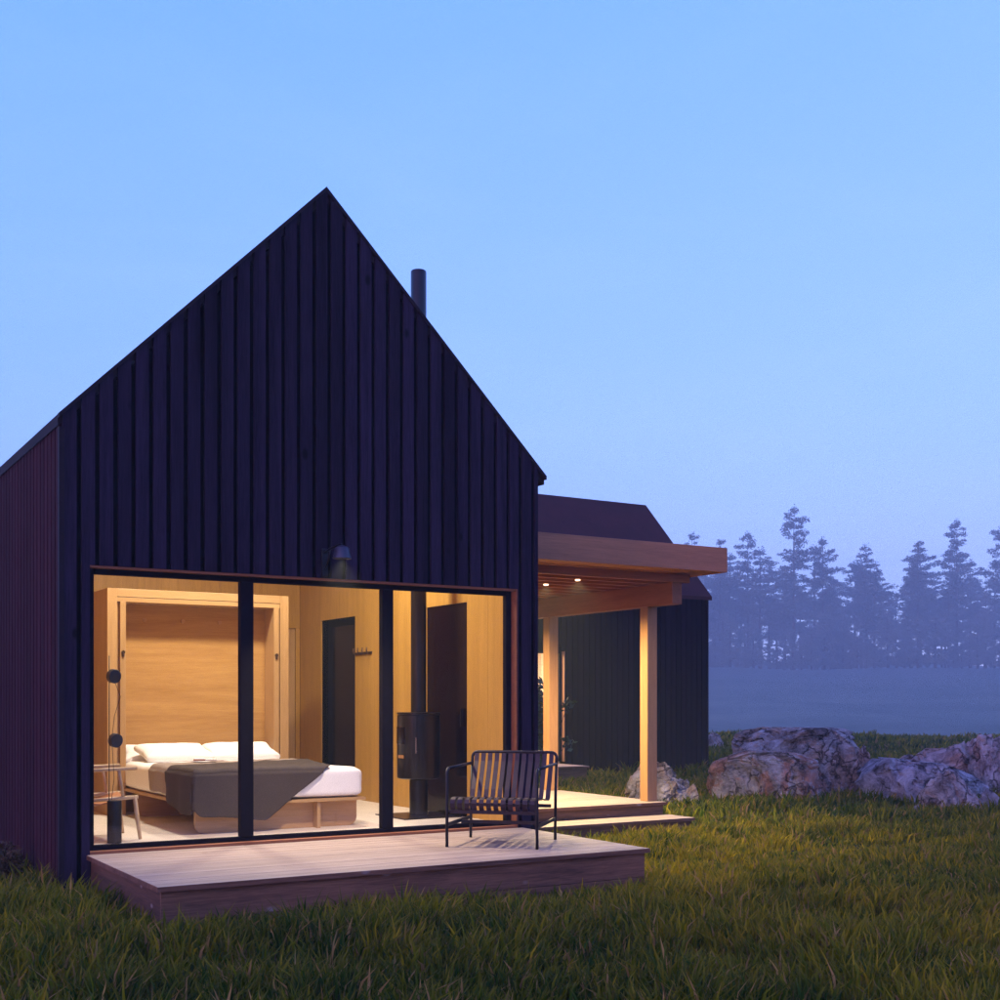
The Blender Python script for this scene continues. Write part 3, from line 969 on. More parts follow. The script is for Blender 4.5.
# ------------------------------------------------------------------ outdoor slatted chair
oc = thing('outdoor_chair', 'dark metal slatted outdoor armchair standing on the front deck', 'chair', (5.712, 9.245, .331), R(-45.5))
W2, DF, DB = .395, -.43, .40
HA, HB = .672, .785
for sx in (-1, 1):
    MB().tube([(sx * W2, DF, 0), (sx * W2, DF, .30), (sx * W2, DF, HA - .04), (sx * W2, DF + .012, HA - .012), (sx * W2, DF + .04, HA)], .0135, 12).build('front_leg', M['blackmetal'], oc, smooth=True, local=True)
    MB().tube([(sx * W2, DF + .041, HA), (sx * W2, 0, HA + .006), (sx * W2, DB - .02, HA + .01)], .0135, 12).build('armrest', M['blackmetal'], oc, smooth=True, local=True)
    MB().tube([(sx * W2, DB - .06, 0), (sx * W2, DB - .04, .40), (sx * W2, DB - .01, .66)], .0135, 12).build('rear_leg', M['blackmetal'], oc, smooth=True, local=True)
    MB().box(sx * W2 - .008, sx * W2 + .008, DF + .012, DB - .06, .175, .205).build('side_stretcher', M['blackmetal'], oc, local=True)
p_ = [(-W2, DB - .01, .661), (-W2, DB + .005, HB - .05)]
p_ += [(-W2 + .05 - .05 * math.cos(a), DB + .008, HB - .05 + .05 * math.sin(a)) for a in np.linspace(.2, math.pi / 2, 6)]
p_ += [(-q[0], q[1], q[2]) for q in reversed(p_)]
MB().tube(p_, .0135, 12).build('back_frame', M['blackmetal'], oc, smooth=True, local=True)
MB().box(-W2 + .012, W2 - .012, DF + .03, DF + .055, .285, .315).box(-W2 + .012, W2 - .012, .20, .225, .30, .33).build('seat_rail', M['blackmetal'], oc, local=True)
MB().box(-W2 + .01, W2 - .01, -.02, .005, .165, .195).build('cross_stretcher', M['blackmetal'], oc, local=True)
ns = 12
prof_b = [(DB + .0, HB - .012), (DB - .02, .70), (DB - .085, .56), (DB - .14, .45), (DB - .165, .385)]
prof_s = [(DB - .168, .384), (DB - .21, .365), (.05, .385), (-.15, .405), (DF + .12, .42), (DF + .06, .42), (DF + .025, .405), (DF + .012, .375), (DF + .02, .34), (DF + .04, .315)]


def slats(prof):
    w = MB()
    for k in range(ns):
        xc = -W2 + .045 + (2 * W2 - .09) * k / (ns - 1)
        hw = .0205
        for s_ in range(len(prof) - 1):
            pass
        vs = []
        for i, (y_, z_) in enumerate(prof):
            a = Vector((0, *prof[max(0, i - 1)])); b = Vector((0, *prof[min(len(prof) - 1, i + 1)]))
            t = (b - a).normalized(); nn = Vector((0, -t.z, t.y)) * .003
            for sx, sn in ((-1, -1), (1, -1), (1, 1), (-1, 1)):
                vs.append((xc + sx * hw, y_ + sn * nn.y, z_ + sn * nn.z))
        fs = [(i * 4 + q, i * 4 + (q + 1) % 4, (i + 1) * 4 + (q + 1) % 4, (i + 1) * 4 + q) for i in range(len(prof) - 1) for q in range(4)]
        e = (len(prof) - 1) * 4
        fs += [(3, 2, 1, 0), (e, e + 1, e + 2, e + 3)]
        w.add(vs, fs)
    return w


slats(prof_b).build('slatted_back', M['slat'], oc, local=True)
slats(prof_s).build('slatted_seat', M['slat'], oc, local=True)

# ------------------------------------------------------------------ pergola
pg = thing('pergola', 'flat roofed cedar pergola with square posts beside the cabin', 'pergola', (9.65, 12.2, .33))
PX0, PX1 = 9.583, 9.735
for y_ in (12.10, 14.30):
    MB().box(PX0, PX1, y_, y_ + .15, .3315, 2.758).build('post', M['cedar_z'], pg, bevel=.004)
MB().box(PX0 + .0, PX1 - .002, 11.62, 16.2, 2.76, 3.025).build('beam', M['cedar_y'], pg, bevel=.004)
MB().box(X1 + .005, X1 + .06, 11.62, 16.2, 2.84, 3.025).build('wall_plate', M['cedar_y'], pg)
w = MB()
y_ = 11.62
while y_ < 16.1:
    w.box(X1 + .005, 9.86, y_, y_ + .05, 3.028, 3.128); y_ += .34
w.build('joists', M['cedar'], pg, bevel=.002)
RY0 = 11.2
MB().box(X1 + .005, 10.09, RY0, RY0 + .045, 3.132, 3.425).box(10.05, 10.093, RY0 + .0455, 16.4, 3.132, 3.425).box(X1 + .005, 10.0485, 16.4, 16.44, 3.132, 3.425).build('roof_fascia', M['cedar'], pg, bevel=.003)
w = MB(); y_ = RY0 + .046
while y_ < 16.39:
    e = min(y_ + .115, 16.398)
    w.box(X1 + .006, 10.049, y_, e - .004, 3.14, 3.16); y_ += .115
w.box(X1 + .006, 10.049, RY0 + .046, 16.398, 3.162, 3.40)
w.build('roof_deck', M['cedar'], pg)
for k in range(6):
    y_ = 11.985 + .68 * k
    for x_ in (8.44, 7.35):
        MB().lathe([(.030, 3.0275), (.030, 3.014), (.022, 3.012), (.020, 3.020)], x_, y_, 20).build('downlight', M['spot'], pg)
        light('downlight_light', 'SPOT', (x_, y_, 3.005), (80 if x_ > 8 else 50) * (1 if y_ < 14 else .3), (1.0, .78, .40), (0, 0, 0), .03, R(150), .6)

# ------------------------------------------------------------------ rear cabin
QX0, QX1, QY0, QY1 = 7.5, 18.37, 21.0, 25.6
QE = 3.88; QA = (QY0 + QY1) / 2; QZ = QE + 2.3 + .10
c2 = thing('cabin', 'long black timber cabin with plum metal roof behind the pergola', 'cabin', (13, 21, 0))
WN = (12.0, 14.47, 2.635)
w = MB(); x = QX0
while x < QX1 - .02:
    a, b = x + .009, min(x + PITCH, QX1) - .009
    pts = sorted({a, b} | {e for e in WN[:2] if a < e < b})
    for p, q in zip(pts[:-1], pts[1:]):
        lo = WN[2] if WN[0] < (p + q) / 2 < WN[1] else ZB
        w.box(p, q, QY0, QY0 + .03, lo, QE - .02)
    x += PITCH
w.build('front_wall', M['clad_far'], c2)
MB().box(QX0, WN[0], QY0 + .031, QY0 + .2, ZB, QE - .1).box(WN[1], QX1 - .031, QY0 + .031, QY0 + .2, ZB, QE - .1).box(WN[0], WN[1], QY0 + .031, QY0 + .2, WN[2], QE - .1).build('wall_backing', M['clad_back'], c2)
for xe, nm in ((QX1 - .03, 'right_wall'), (QX0, 'left_wall')):
    w = MB(); y = QY0 + .031
    while y < QY1 - .02:
        a, b = y + .009, min(y + PITCH, QY1) - .009
        pts = [a] + [QA] * (a < QA < b) + [b]
        for p, q in zip(pts[:-1], pts[1:]):
            w.prism([(p, ZB), (q, ZB), (q, QZ - .12 - abs(q - QA)), (p, QZ - .12 - abs(p - QA))], 'x', xe, xe + .03)
        y += PITCH
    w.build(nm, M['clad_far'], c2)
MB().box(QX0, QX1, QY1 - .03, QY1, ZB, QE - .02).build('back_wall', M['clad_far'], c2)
ov = .07
MB().prism([(QA, QZ), (QY0 - ov, QZ - (QA - QY0 + ov)), (QY0 - ov, QZ - (QA - QY0 + ov) - .08), (QA, QZ - .10), (QY1 + ov, QZ - (QY1 + ov - QA) - .08), (QY1 + ov, QZ - (QY1 + ov - QA))],
           'x', QX0 - .03, QX1 + .03).build('roof', M['roof'], c2)
w = MB()
w.box(WN[1] - .07, WN[1] - .019, QY0 + .10, QY0 + .16, .33, WN[2] - .001); w.box(WN[0] + .002, WN[0] + .07, QY0 + .10, QY0 + .16, .33, WN[2] - .001)
w.box(WN[0] + .07, WN[1] - .07, QY0 + .10, QY0 + .16, WN[2] - .07, WN[2] - .001); w.box(WN[0] + .07, WN[1] - .07, QY0 + .10, QY0 + .16, .33, .39)
w2 = w.build('window', M['frame'], c2)
w2['label'] = 'brightly lit tall window with black frame'
MB().box(WN[0] + .07, WN[1] - .07, QY0 + .125, QY0 + .131, .39, WN[2] - .07).build('pane', M['glass'], w2)
MB().box(WN[1] - .0185, WN[1] - .001, QY0 + .004, QY0 + .16, .33, WN[2] - .02).build('frame_lining', M['cedar_z'], w2)
w = MB().box(11.0, 15.5, 23.4, 23.44, .2, 3.0).box(11.0, 15.5, 21.21, 23.4, 2.95, 3.0).box(11.0, 11.04, 21.21, 23.4, .34, 2.94).box(15.46, 15.5, 21.21, 23.4, .34, 2.94)
w.build('interior_wall', M['white'], c2)
MB().box(11.0, 15.5, 21.201, 23.4, .25, .33).build('interior_floor', M['floor'], c2)
light('rear_cabin_light', 'AREA', (13.2, 22.3, 2.93), 70, (1.0, .72, .46), (0, 0, 0), 1.2)

# ------------------------------------------------------------------ boulders
def boulder(label, px0, px1, ytop, t, depth, seed, mat, zbase=-.25, cuts=12, flat=None, rough=.10, boxy=.75, group='boulders on the grass', peak=None):
    cx, cy = at((px0 + px1) / 2, t)
    wdt = (px1 - px0) / FPX * t
    zt = CAMZ - (ytop - HOR) / FPX * t
    rnd = random.Random(seed)
    bm = bmesh.new()
    bmesh.ops.create_icosphere(bm, subdivisions=6, radius=1)
    planes = []
    for k in range(cuts):
        n = Vector((rnd.uniform(-1, 1), rnd.uniform(-1, 1), rnd.uniform(-.25, .9))).normalized()
        planes.append((n, rnd.uniform(.55, .88)))
    if flat:
        planes.append((Vector((rnd.uniform(-.12, .12), rnd.uniform(-.2, .1), 1)).normalized(), flat))
    sd = Vector((seed * 3.1, seed * 1.7, seed * .9))
    for v in bm.verts:
        p = Vector([math.copysign(abs(c) ** boxy, c) for c in v.co])
        p *= 1 + .22 * mn.noise(p * 1.2 + sd)
        for n, d in planes:
            dd = p.dot(n) - d
            if dd > 0:
                p -= n * dd * .98
        q = p * 2.6 + sd
        f = mn.fractal(q, .9, 2.1, 6)
        rdg = 1 - abs(mn.noise(p * 2.7 + sd * 2)) * 2 + .5 * (1 - abs(mn.noise(p * 6.5 + sd)) * 2)
        w_ = Vector((mn.noise(p * 2.2 + sd), mn.noise(p * 2.2 + sd * 1.3), mn.noise(p * 2.2 - sd))) * .35
        dc, pc = mn.voronoi((p + w_) * 1.25 + sd)
        dc2, pc2 = mn.voronoi((p + w_ * .6) * 3.4 - sd)
        step = mn.noise(pc[0] * 3.7) * .22 + mn.noise(pc2[0] * 3.1) * .08
        crev = -.10 * max(0.0, 1 - (dc[1] - dc[0]) / .07) - .05 * max(0.0, 1 - (dc2[1] - dc2[0]) / .08)
        p += v.co.normalized() * (f * rough * .45 + rdg * rough * .25 + step + crev)
        v.co = p
    mb = MB(); bm.verts.index_update()
    P = np.array([v.co[:] for v in bm.verts])
    lo, hi = P.min(0), P.max(0)
    P[:, 0] = ((P[:, 0] - lo[0]) / (hi[0] - lo[0]) - .5) * wdt
    P[:, 1] = ((P[:, 1] - lo[1]) / (hi[1] - lo[1]) - .5) * depth
    zc = -.35
    if flat:
        zn = np.clip((P[:, 2] - zc) / (hi[2] - zc), 0, 1)
        P[:, 2] = np.where(P[:, 2] > zc, zc + (hi[2] - zc) * (1 - (1 - zn) ** 2.1), P[:, 2])
    P[:, 2] = np.where(P[:, 2] > zc, (P[:, 2] - zc) / (hi[2] - zc) * (zt - zbase) + zbase, (P[:, 2] - zc) * .6 + zbase)
    if peak is not None:   # slope the top: peak height towards one side
        k = np.clip((P[:, 0] / wdt + .5), 0, 1)
        fac = np.interp(k, [p[0] for p in peak], [p[1] for p in peak])
        P[:, 2] = np.where(P[:, 2] > zbase, zbase + (P[:, 2] - zbase) * fac, P[:, 2])
    mb.v = [tuple(p) for p in P]
    mb.f = [tuple(v.index for v in f.verts) for f in bm.faces]
    bm.free()
    o = mb.build('boulder', mat, None, smooth=True, recalc=False)
    smooth_auto(o, 22)
    o.location = (cx, cy, 0); o.rotation_euler = (0, 0, -YAW)
    return tag(o, label, 'boulder', group)


boulder('pink grey boulder with a low tail behind the front pergola post', 610, 708, 759, 18.9, 1.0, 3, M['rock4'], peak=[(0, .65), (.2, .85), (.42, 1.0), (.58, .95), (.72, .95), (.86, 1.5), (1, 1.6)], rough=.07)
boulder('long rust brown boulder at the front of the left rock pile', 707, 843, 750, 19.4, 1.2, 5, M['rock3'], flat=.62, rough=.07, boxy=.6, peak=[(0, .82), (.3, 1), (.8, .95), (1, .85)])
boulder('largest flat topped grey boulder at the back of the left rock pile', 724, 858, 727, 21.0, 1.5, 8, M['rock1'], flat=.62, rough=.06, boxy=.5, peak=[(0, .92), (.3, 1), (1, 1)])
boulder('small orange brown rock leaning on the right of the flat topped boulder', 836, 873, 745, 20.6, .8, 12, M['rock4'])
boulder('low bluish grey slab boulder in the middle of the right rock pile', 854, 994, 756, 19.6, 1.6, 15, M['rock2'], flat=.5, rough=.08, boxy=.65, peak=[(0, .6), (.2, 1.0), (.55, .9), (.8, .72), (1, .5)])
boulder('saddle shaped pale pink boulder behind the bluish slab', 880, 1000, 738, 21.4, 1.3, 18, M['rock4'], rough=.05, boxy=.55, peak=[(0, .75), (.13, .95), (.3, .85), (.5, .85), (.85, 1.05), (1, .95)])
boulder('jagged grey pink boulder at the front of the right rock pile', 902, 988, 767, 17.9, .8, 21, M['rock1'], rough=.10, peak=[(0, .5), (.35, .92), (.5, 1), (.75, .8), (1, .55)])
boulder('dark boulder cut off by the right edge of the photo', 974, 1040, 733, 20.4, 1.0, 24, M['rock1'])
boulder('small low pale rock at the right edge in the grass', 970, 1012, 788, 17.6, .5, 27, M['rock2'])
boulder('distant white rock beside the rear cabin corner', 700, 726, 732, 37.5, .9, 31, M['rock4'], zbase=-.1)


# ------------------------------------------------------------------ plants
def leaf_cloud(pts, size, rng, lw=.5):
    """quads at points with random orientation"""
    n = len(pts)
    a = rng.normal(size=(n, 3)); a /= np.linalg.norm(a, axis=1)[:, None]
    b = rng.normal(size=(n, 3)); b -= a * (a * b).sum(1)[:, None]; b /= np.linalg.norm(b, axis=1)[:, None]
    s = size * rng.uniform(.6, 1.4, n)[:, None]
    c = np.asarray(pts)
    A, B = a * s * .5, b * s * .5 * lw
    V = np.stack([c - A, c - B, c + A, c + B], 1).reshape(-1, 3)
    F = np.arange(n * 4).reshape(-1, 4)
    return V, F


def np_mesh(name, V, F):
    me = bpy.data.meshes.new(name)
    me.vertices.add(len(V)); me.vertices.foreach_set('co', V.astype(np.float32).ravel())
    k = F.shape[1]
    me.loops.add(F.size); me.loops.foreach_set('vertex_index', F.astype(np.int32).ravel())
    me.polygons.add(len(F)); me.polygons.foreach_set('loop_start', np.arange(0, F.size, k, dtype=np.int32))
    me.update(calc_edges=True)
    return me


def link(name, me, mat, parent):
    if not me.materials: me.materials.append(mat)
    o = bpy.data.objects.new(name, me); COL.objects.link(o); o.parent = parent
    return o


def pine_meshes(seed, H=34.0, z0f=.34, wide=4.6, dens=1.0, gap=1.0):
    rng = np.random.default_rng(seed)
    pts = []; br = MB()
    z = H * z0f
    while z < H - .8:
        k = (z - H * z0f) / (H - H * z0f)
        L = wide * (1 - k ** 1.6) ** .8 * (.8 if k > .2 else .65) * (.78 + .22 * math.sin(k * 11 + seed)) + .5
        nb = rng.integers(3, 6) if k < .85 else 3
        a0 = rng.uniform(0, 6.28)
        for i in range(nb):
            if rng.random() < .18: continue
            a = a0 + i * 6.283 / nb + rng.normal() * .35
            l = L * rng.uniform(.5, 1.15)
            up = rng.uniform(.15, .55) * l
            tip = np.array([math.cos(a) * l, math.sin(a) * l, z + up])
            br.tube([(0, 0, z), tuple(tip * np.array([.55, .55, 1]) + np.array([0, 0, -up * .35])), tuple(tip)], [.10, .07, .03], 4, caps=False)
            nc = 1 + int(l > 1.6) + int(l > 2.8) + int(l > 4.0)
            for c in range(nc):
                f = 1 - .26 * c
                cc = np.array([math.cos(a) * l * f, math.sin(a) * l * f, z + up * f * (.9 if c else 1) + .1]) + rng.normal(size=3) * .3
                r_ = rng.uniform(.75, 1.5) * (.72 + .45 * (1 - k))
                m = int(46 * dens * (r_ / .75) ** 1.5)
                d = rng.normal(size=(m, 3)); d /= np.linalg.norm(d, axis=1)[:, None]
                pts.append(cc + d * (rng.random((m, 1)) ** .5) * r_ * np.array([1.15, 1.15, .62]))
        z += rng.uniform(1.1, 1.7) * gap * (1 - .35 * k)
    d = rng.normal(size=(50, 3)) * np.array([.45, .45, .55]) + np.array([0, 0, H - .5]); pts.append(d)
    V, F = leaf_cloud(np.concatenate(pts), .52, rng, .45)
    crown = np_mesh('crown', V, F)
    tb = MB(); tb.tube([(0, 0, -1.5), (.05, 0, H * .3), (0, .06, H * .7), (0, 0, H - .3)], [.38, .30, .16, .03], 8)
    tb.add(br.v, br.f)
    tm = bpy.data.meshes.new('trunk'); tm.from_pydata(tb.v, [], tb.f)
    return tm, crown


PINES = [pine_meshes(40 + i, 34, .34 + .05 * (i % 3), 6.0 + .5 * (i % 3), 1.0, 1.45) for i in range(5)]
BROAD = [pine_meshes(70 + i, 18, .10, 4.6, 1.3) for i in range(3)]


def tree(px, ytop, t, mesh, H, label, group=None, wide=1.0):
    x, y = at(px, t)
    zb_ = height(x, y)
    zt_ = CAMZ + (HOR - ytop) / FPX * t
    sc_ = (zt_ - zb_) / H
    o = thing('pine_tree' if H > 20 else 'forest_tree', label, 'tree', (x, y, zb_), random.uniform(0, 6.28), group)
    o.scale = (sc_ * wide, sc_ * wide, sc_)
    link('trunk', mesh[0], M['bark'], o); link('crown', mesh[1], M['needle'] if H > 20 else M['misted_leaf'], o)


tall = [(692, 534, 'misty pine whose tip shows just above the right end of the pergola roof', 0),
        (720, 541, 'misty pine rising directly behind the pergola roof tip', 1),
        (748, 533, 'slim misty pine just right of the pergola roof', 2),
        (794, 509, 'tallest misty pine in the far treeline', 3),
        (823, 538, 'misty pine close to the right of the tallest pine', 4),
        (866, 546, 'lone pointed misty pine in the gap of the treeline', 0),
        (918, 543, 'misty pine left of the second tallest pine', 1),
        (957, 521, 'second tallest misty pine, near the right side of the treeline', 2),
        (1003, 523, 'misty pine cut off by the right edge of the photo', 3)]
for i, (px, yt, lab, k) in enumerate(tall):
    tree(px, yt, 326 + 8 * (i % 3), PINES[k], 34, lab, 'misty pines of the far treeline', .95)
rr = random.Random(5)
px = 600
i = 0
while px < 1075:
    yt = rr.uniform(546, 598)
    if 835 < px < 855 or 880 < px < 905: yt = rr.uniform(585, 612)
    pick = rr.random() < .6
    tree(px, yt + (0 if pick else 12), rr.uniform(332, 372), PINES[rr.randrange(5)] if pick else BROAD[rr.randrange(3)], 34 if pick else 18, 'shorter misty pine filling the far treeline', 'shorter pines of the far treeline', rr.uniform(1.2, 1.55) if pick else rr.uniform(.65, .85))
    px += rr.uniform(6, 9)
px = 600
while px < 1075:
    tree(px, rr.uniform(612, 650), rr.uniform(302, 328), BROAD[rr.randrange(3)], 18, 'low bushy misty tree at the foot of the far treeline', 'bushy trees at the foot of the far treeline', rr.uniform(.9, 1.3))
    px += rr.uniform(6, 10)

# shrub by the rear cabin door
rng = np.random.default_rng(3)
sx, sy = at(542.5, 22.3)
shb = thing('shrub', 'dark leafy shrub standing behind the rear pergola post', 'shrub', (sx, sy, 0))
pts = []; stm = MB()
for k in range(11):
    a = rng.uniform(0, 6.28); l = rng.uniform(.05, .34)
    if k >= 9: a = -YAW + rng.normal() * .1; l = .46
    z1 = rng.uniform(1.2, 1.92) if k < 9 else (1.50 if k == 9 else .85)
    tip = np.array([math.cos(a) * l, math.sin(a) * l, z1])
    stm.tube([(0, 0, -.05), (tip[0] * .4, tip[1] * .4, z1 * .5), tuple(tip)], [.014, .01, .004], 6)
    if k < 9:
        for q in np.linspace(.3, 1, 9):
            m = 36
            c = np.array([tip[0] * q, tip[1] * q, z1 * q])
            pts.append(c + rng.normal(size=(m, 3)) * .075)
    else:
        pts.append(tip + rng.normal(size=(34, 3)) * .06)
V, F = leaf_cloud(np.concatenate(pts), .095, rng, .6)
stm.build('stem', M['bark'], shb, local=True)
link('foliage', np_mesh('foliage', V, F), M['leaf'], shb)

bx, by = at(4, 10.6)
bsh = thing('bush', 'small brownish bush in the grass against the left cabin wall', 'bush', (bx, by, 0))
d = rng.normal(size=(1500, 3)); d /= np.linalg.norm(d, axis=1)[:, None]
P = d * (rng.random((1500, 1)) ** .4) * np.array([.17, .17, .26]) + np.array([0, 0, .12])
V, F = leaf_cloud(P, .05, rng, .3)
link('foliage', np_mesh('foliage', V, F), M['dryleaf'], bsh)
w = MB()
for k in range(8):
    a = rng.uniform(0, 6.28); w.tube([(0, 0, -.03), (.07 * math.cos(a), .07 * math.sin(a), .15), (.13 * math.cos(a), .13 * math.sin(a), .3)], [.006, .005, .002], 5)
w.build('stem', M['bark'], bsh, local=True)

# ------------------------------------------------------------------ grass
BLOCK = [(X0 - .01, X1 + .01, YF - .01, YB), (2.38, 6.54, 8.27, YF + .01), (X1, 9.75, 11.45, 16.3), (7.5, QX1, QY0 - .01, QY1), (11.2, 13.9, 19.35, 21), (18.5, 19.6, 22.4, 25)]


def vnoise(x, y, sc, seed):
    return np.array([mn.noise(Vector((a * sc, b * sc, seed))) for a, b in zip(x, y)])


def grass_band(t0, t1, dens, seed, wmul, hmul=1.0, per=20):
    rng = np.random.default_rng(seed)
    uspan = 0.46
    area = uspan * (t1 * t1 - t0 * t0)
    nt_ = int(area * dens / per)
    t = np.sqrt(rng.uniform(t0 * t0, t1 * t1, nt_)); u = rng.uniform(-uspan, uspan, nt_) * t
    x = S * t + C_ * u; y = C_ * t - S * u
    keep = np.ones(nt_, bool)
    for (a, b, c, d) in BLOCK:
        keep &= ~((x > a) & (x < b) & (y > c) & (y < d))
    x, y, t = x[keep], y[keep], t[keep]
    tus = vnoise(x, y, 1.15, 3.3) * .6 + vnoise(x, y, 2.9, 8.1) * .4
    hue = vnoise(x, y, .35, 5.5) * .6 + vnoise(x, y, 1.6, 2.2) * .5
    flow = vnoise(x, y, .45, 9.9) * 3.2 + vnoise(x, y, 1.3, 6.6) * 1.6
    hgt = np.array([height(a, b) for a, b in zip(x, y)])
    rep = lambda q: np.repeat(q, per)
    n = len(x) * per
    bx = rep(x) + rng.normal(size=n) * .045 * wmul ** .5; by = rep(y) + rng.normal(size=n) * .045 * wmul ** .5
    bz = rep(hgt) - .015
    ln = (0.145 + .17 * rep(tus)).clip(.05, .36) * rep(1 - .38 * np.clip((x - 5.5) / 2.5, 0, 1) * np.clip((16 - t) / 4, 0, 1) * np.clip((y - 5.5) / 3, 0, 1)) * rng.uniform(.5, 1.3, n) * rep(rng.uniform(.6, 1.45, len(x))) * hmul
    # shorter beside the decks
    ox = rng.normal(size=n) * .06 * wmul ** .5; oy = rng.normal(size=n) * .06 * wmul ** .5
    bx = rep(x) + ox; by = rep(y) + oy
    rad = np.arctan2(oy + .022 * np.sin(rep(flow)), ox + .022 * np.cos(rep(flow)))
    ang = rad + rng.normal(size=n) * .45
    lean = rng.uniform(.12, .62, n) + .1
    wd = rng.uniform(.0062, .0125, n) * wmul
    dx, dy = np.cos(ang), np.sin(ang)
    fa = rng.uniform(0, 6.283, n); wx, wy = np.cos(fa) * wd, np.sin(fa) * wd
    m1 = np.stack([bx + dx * ln * lean * .28, by + dy * ln * lean * .28, bz + ln * .58], 1)
    tp = np.stack([bx + dx * ln * lean * .85, by + dy * ln * lean * .85, bz + ln * (1.05 - .38 * lean)], 1)
    base = np.stack([bx, by, bz], 1); wv = np.stack([wx, wy, np.zeros(n)], 1)
    V = np.stack([base - wv, base + wv, m1 - wv * .75, m1 + wv * .75, tp], 1).reshape(-1, 3)
    o = np.arange(n) * 5
    F = np.concatenate([np.stack([o, o + 1, o + 3], 1), np.stack([o, o + 3, o + 2], 1), np.stack([o + 2, o + 3, o + 4], 1)], 0)
    hh = (rep(hue + rng.normal(size=len(x)) * .18) + rng.normal(size=n) * .24)
    g1 = np.array([.024, .064, .006]); g2 = np.array([.14, .150, .007]); g3 = np.array([.36, .265, .010]); g4 = np.array([.34, .21, .07])
    k = np.clip((hh + .40) / 1.3, 0, 1)[:, None]
    colr = np.where(k < .5, g1 + (g2 - g1) * k * 2, g2 + (g3 - g2) * (k - .5) * 2)
    dry = rng.random(n) < .07
    colr[dry] = g4 * rng.uniform(.6, 1.1, (dry.sum(), 1))
    colr *= rng.uniform(.75, 1.25, (n, 1))
    cv = np.repeat(colr, 5, 0)
    cv[4::5] = cv[4::5] * .65 + np.array([.115, .085, .016])   # dry tips
    return V, F, cv


Vs, Fs, Cs = [], [], []
off = 0
for args in ((5.0, 9.5, 2300, 1, 1.0), (9.5, 15, 1500, 2, 1.15), (15, 24, 700, 3, 1.6), (24, 38, 190, 4, 3.4, 1.15), (38, 56, 75, 5, 6.0, 1.3)):
    V, F, cc = grass_band(*args)
    Vs.append(V); Fs.append(F + off); Cs.append(cc); off += len(V)
V = np.concatenate(Vs); F = np.concatenate(Fs); cc = np.concatenate(Cs)
gm = np_mesh('grass', V, F)
at_ = gm.color_attributes.new('blade', 'FLOAT_COLOR', 'POINT')
at_.data.foreach_set('color', np.concatenate([cc, np.ones((len(cc), 1))], 1).astype(np.float32).ravel())
gm.materials.append(M['grass'])
gr = bpy.data.objects.new('grass', gm); COL.objects.link(gr)
tag(gr, 'tufty meadow grass around the decks and boulders', 'grass', kind='stuff')

# ------------------------------------------------------------------ haze
hm = bpy.data.materials.new('haze'); hm.use_nodes = True
nt = hm.node_tree; nt.nodes.remove(nt.nodes['Principled BSDF'])
pv = nt.nodes.new('ShaderNodeVolumePrincipled')
pv.inputs['Color'].default_value = (.80, .95, 1.0, 1)
pv.inputs['Density'].default_value = 0.0016
pv.inputs['Anisotropy'].default_value = 0.0
nt.links.new(pv.outputs[0], nt.nodes['Material Output'].inputs['Volume'])
hz = MB().box(-155, 465, -95, 475, -5.0, 70).build('haze', hm)
tag(hz, kind='stuff')

# ------------------------------------------------------------------ sky and sun
SUN_EL, SUN_AZ = R(4), R(-112)      # azimuth clockwise from +Y
wd = bpy.data.worlds.new('World'); SC.world = wd; wd.use_nodes = True
nt = wd.node_tree
bg = nt.nodes['Background']
sk = nt.nodes.new('ShaderNodeTexSky')
sk.sky_type = 'NISHITA'; sk.sun_disc = False
sk.sun_elevation = SUN_EL; sk.sun_rotation = SUN_AZ
sk.air_density = 1.2; sk.dust_density = 0.6; sk.ozone_density = 3.0
tint = mixc(nt, 'MULTIPLY', 1.0, sk.outputs['Color'], (.70, .95, 1.7))
tcw = nt.nodes.new('ShaderNodeTexCoord')
sep = nt.nodes.new('ShaderNodeSeparateXYZ')
nt.links.new(tcw.outputs['Generated'], sep.inputs[0])
K = 1 / 0.69
gr_ = ramp(nt, [(0.0, (.58 * K, .74 * K, 1.70 * K)), (.22, (.40 * K, .66 * K, 1.72 * K)), (.5, (.255 * K, .575 * K, 1.75 * K)), (.68, (.20 * K, .38 * K, 1.5 * K)), (1.0, (.18 * K, .28 * K, 1.3 * K))], sep.outputs['Z'])
mrx = nt.nodes.new('ShaderNodeMapRange')
nt.links.new(sep.outputs['X'], mrx.inputs['Value'])
rx_ = ramp(nt, [(0.55, (.92, .96, 1)), (0.95, (1.28, 1.03, 1))], mrx.outputs['Result'])
mrx.inputs['From Min'].default_value = -1
grx = mixc(nt, 'MULTIPLY', 1.0, gr_.outputs['Color'], rx_.outputs['Color'])
mpc = nt.nodes.new('ShaderNodeMapping')
mpc.inputs['Scale'].default_value = (2.2, 1.6, 7.0); mpc.inputs['Rotation'].default_value = (.25, .1, .4)
nt.links.new(tcw.outputs['Generated'], mpc.inputs['Vector'])
cn = noise(nt, mpc.outputs['Vector'], 1.6, 7, 0.62, 0.8)
ci = ramp(nt, [(0.40, (.965, .975, 1)), (0.75, (1.10, 1.045, 1))], cn)
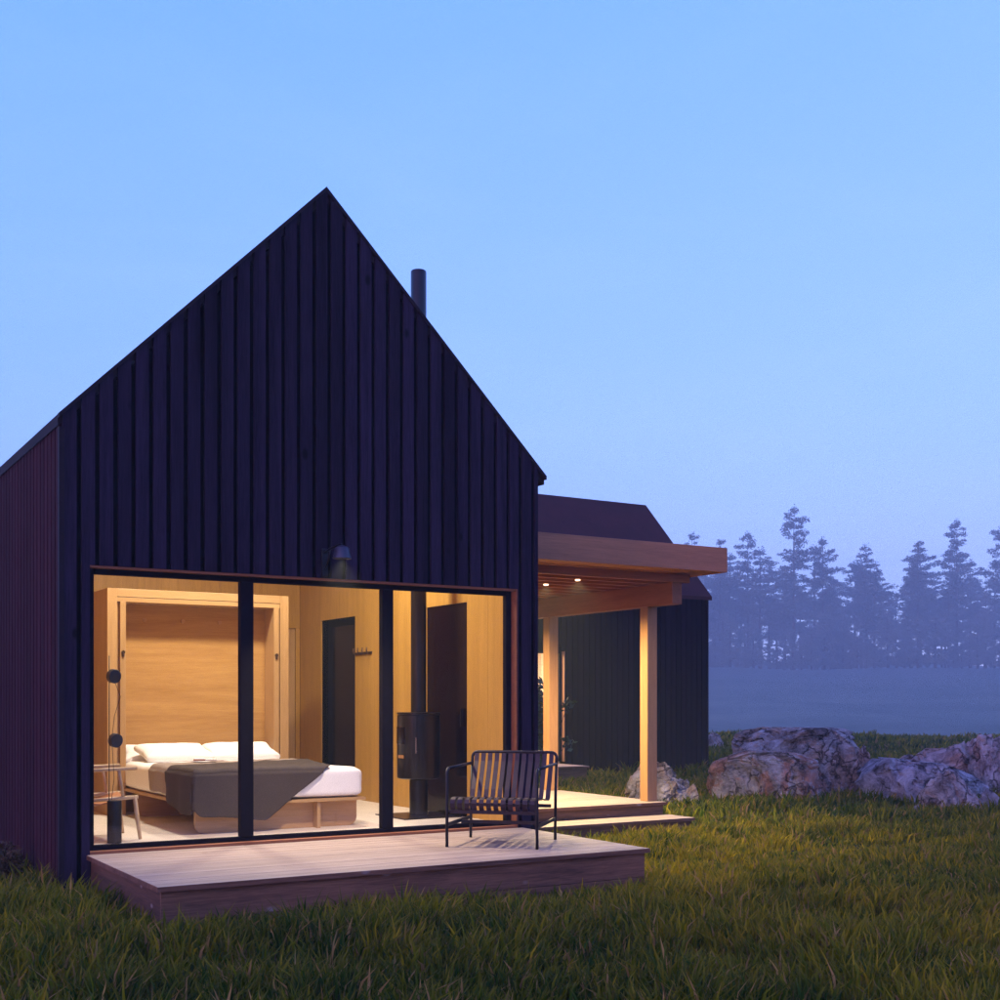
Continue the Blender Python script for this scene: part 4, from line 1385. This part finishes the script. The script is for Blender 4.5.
grx = mixc(nt, 'MULTIPLY', 1.0, grx, ci.outputs['Color'])
skc = mixc(nt, 'MIX', .75, tint, grx)
dt = nt.nodes.new('ShaderNodeVectorMath'); dt.operation = 'DOT_PRODUCT'
nt.links.new(tcw.outputs['Generated'], dt.inputs[0])
dt.inputs[1].default_value = Vector((-.89, -.40, .12)).normalized()
pw = nt.nodes.new('ShaderNodeMath'); pw.operation = 'POWER'; pw.use_clamp = True
mx0 = nt.nodes.new('ShaderNodeMath'); mx0.operation = 'MAXIMUM'; mx0.inputs[1].default_value = 0.0
nt.links.new(dt.outputs['Value'], mx0.inputs[0])
nt.links.new(mx0.outputs[0], pw.inputs[0]); pw.inputs[1].default_value = 3.0
glow = mixc(nt, 'MIX', pw.outputs[0], (0, 0, 0), (1.15 * K, .38 * K, .72 * K))
addg = nt.nodes.new('ShaderNodeVectorMath'); addg.operation = 'ADD'
nt.links.new(skc, addg.inputs[0]); nt.links.new(glow, addg.inputs[1])
nt.links.new(addg.outputs[0], bg.inputs['Color'])
bg.inputs['Strength'].default_value = 0.15
sun = light('sun', 'SUN', (-30, 5, 20), .10, (1.0, .22, .32))
sun.data.angle = R(10)
sd = Vector((math.sin(SUN_AZ) * math.cos(SUN_EL), math.cos(SUN_AZ) * math.cos(SUN_EL), math.sin(SUN_EL)))
sun.rotation_euler = sd.to_track_quat('Z', 'Y').to_euler()

SC.render.engine = 'CYCLES'
SC.cycles.use_denoising = True
SC.cycles.max_bounces = 8
SC.cycles.diffuse_bounces = 4
SC.cycles.transparent_max_bounces = 12
SC.cycles.volume_bounces = 1
SC.cycles.sample_clamp_indirect = 3
SC.cycles.denoiser = 'OPENIMAGEDENOISE'
SC.cycles.denoising_input_passes = 'RGB_ALBEDO_NORMAL'
SC.cycles.denoising_prefilter = 'NONE'
SC.cycles.denoising_quality = 'HIGH'
SC.view_settings.view_transform = 'Standard'
SC.view_settings.look = 'None'
SC.view_settings.exposure = 2.2
SC.view_settings.gamma = 1.0
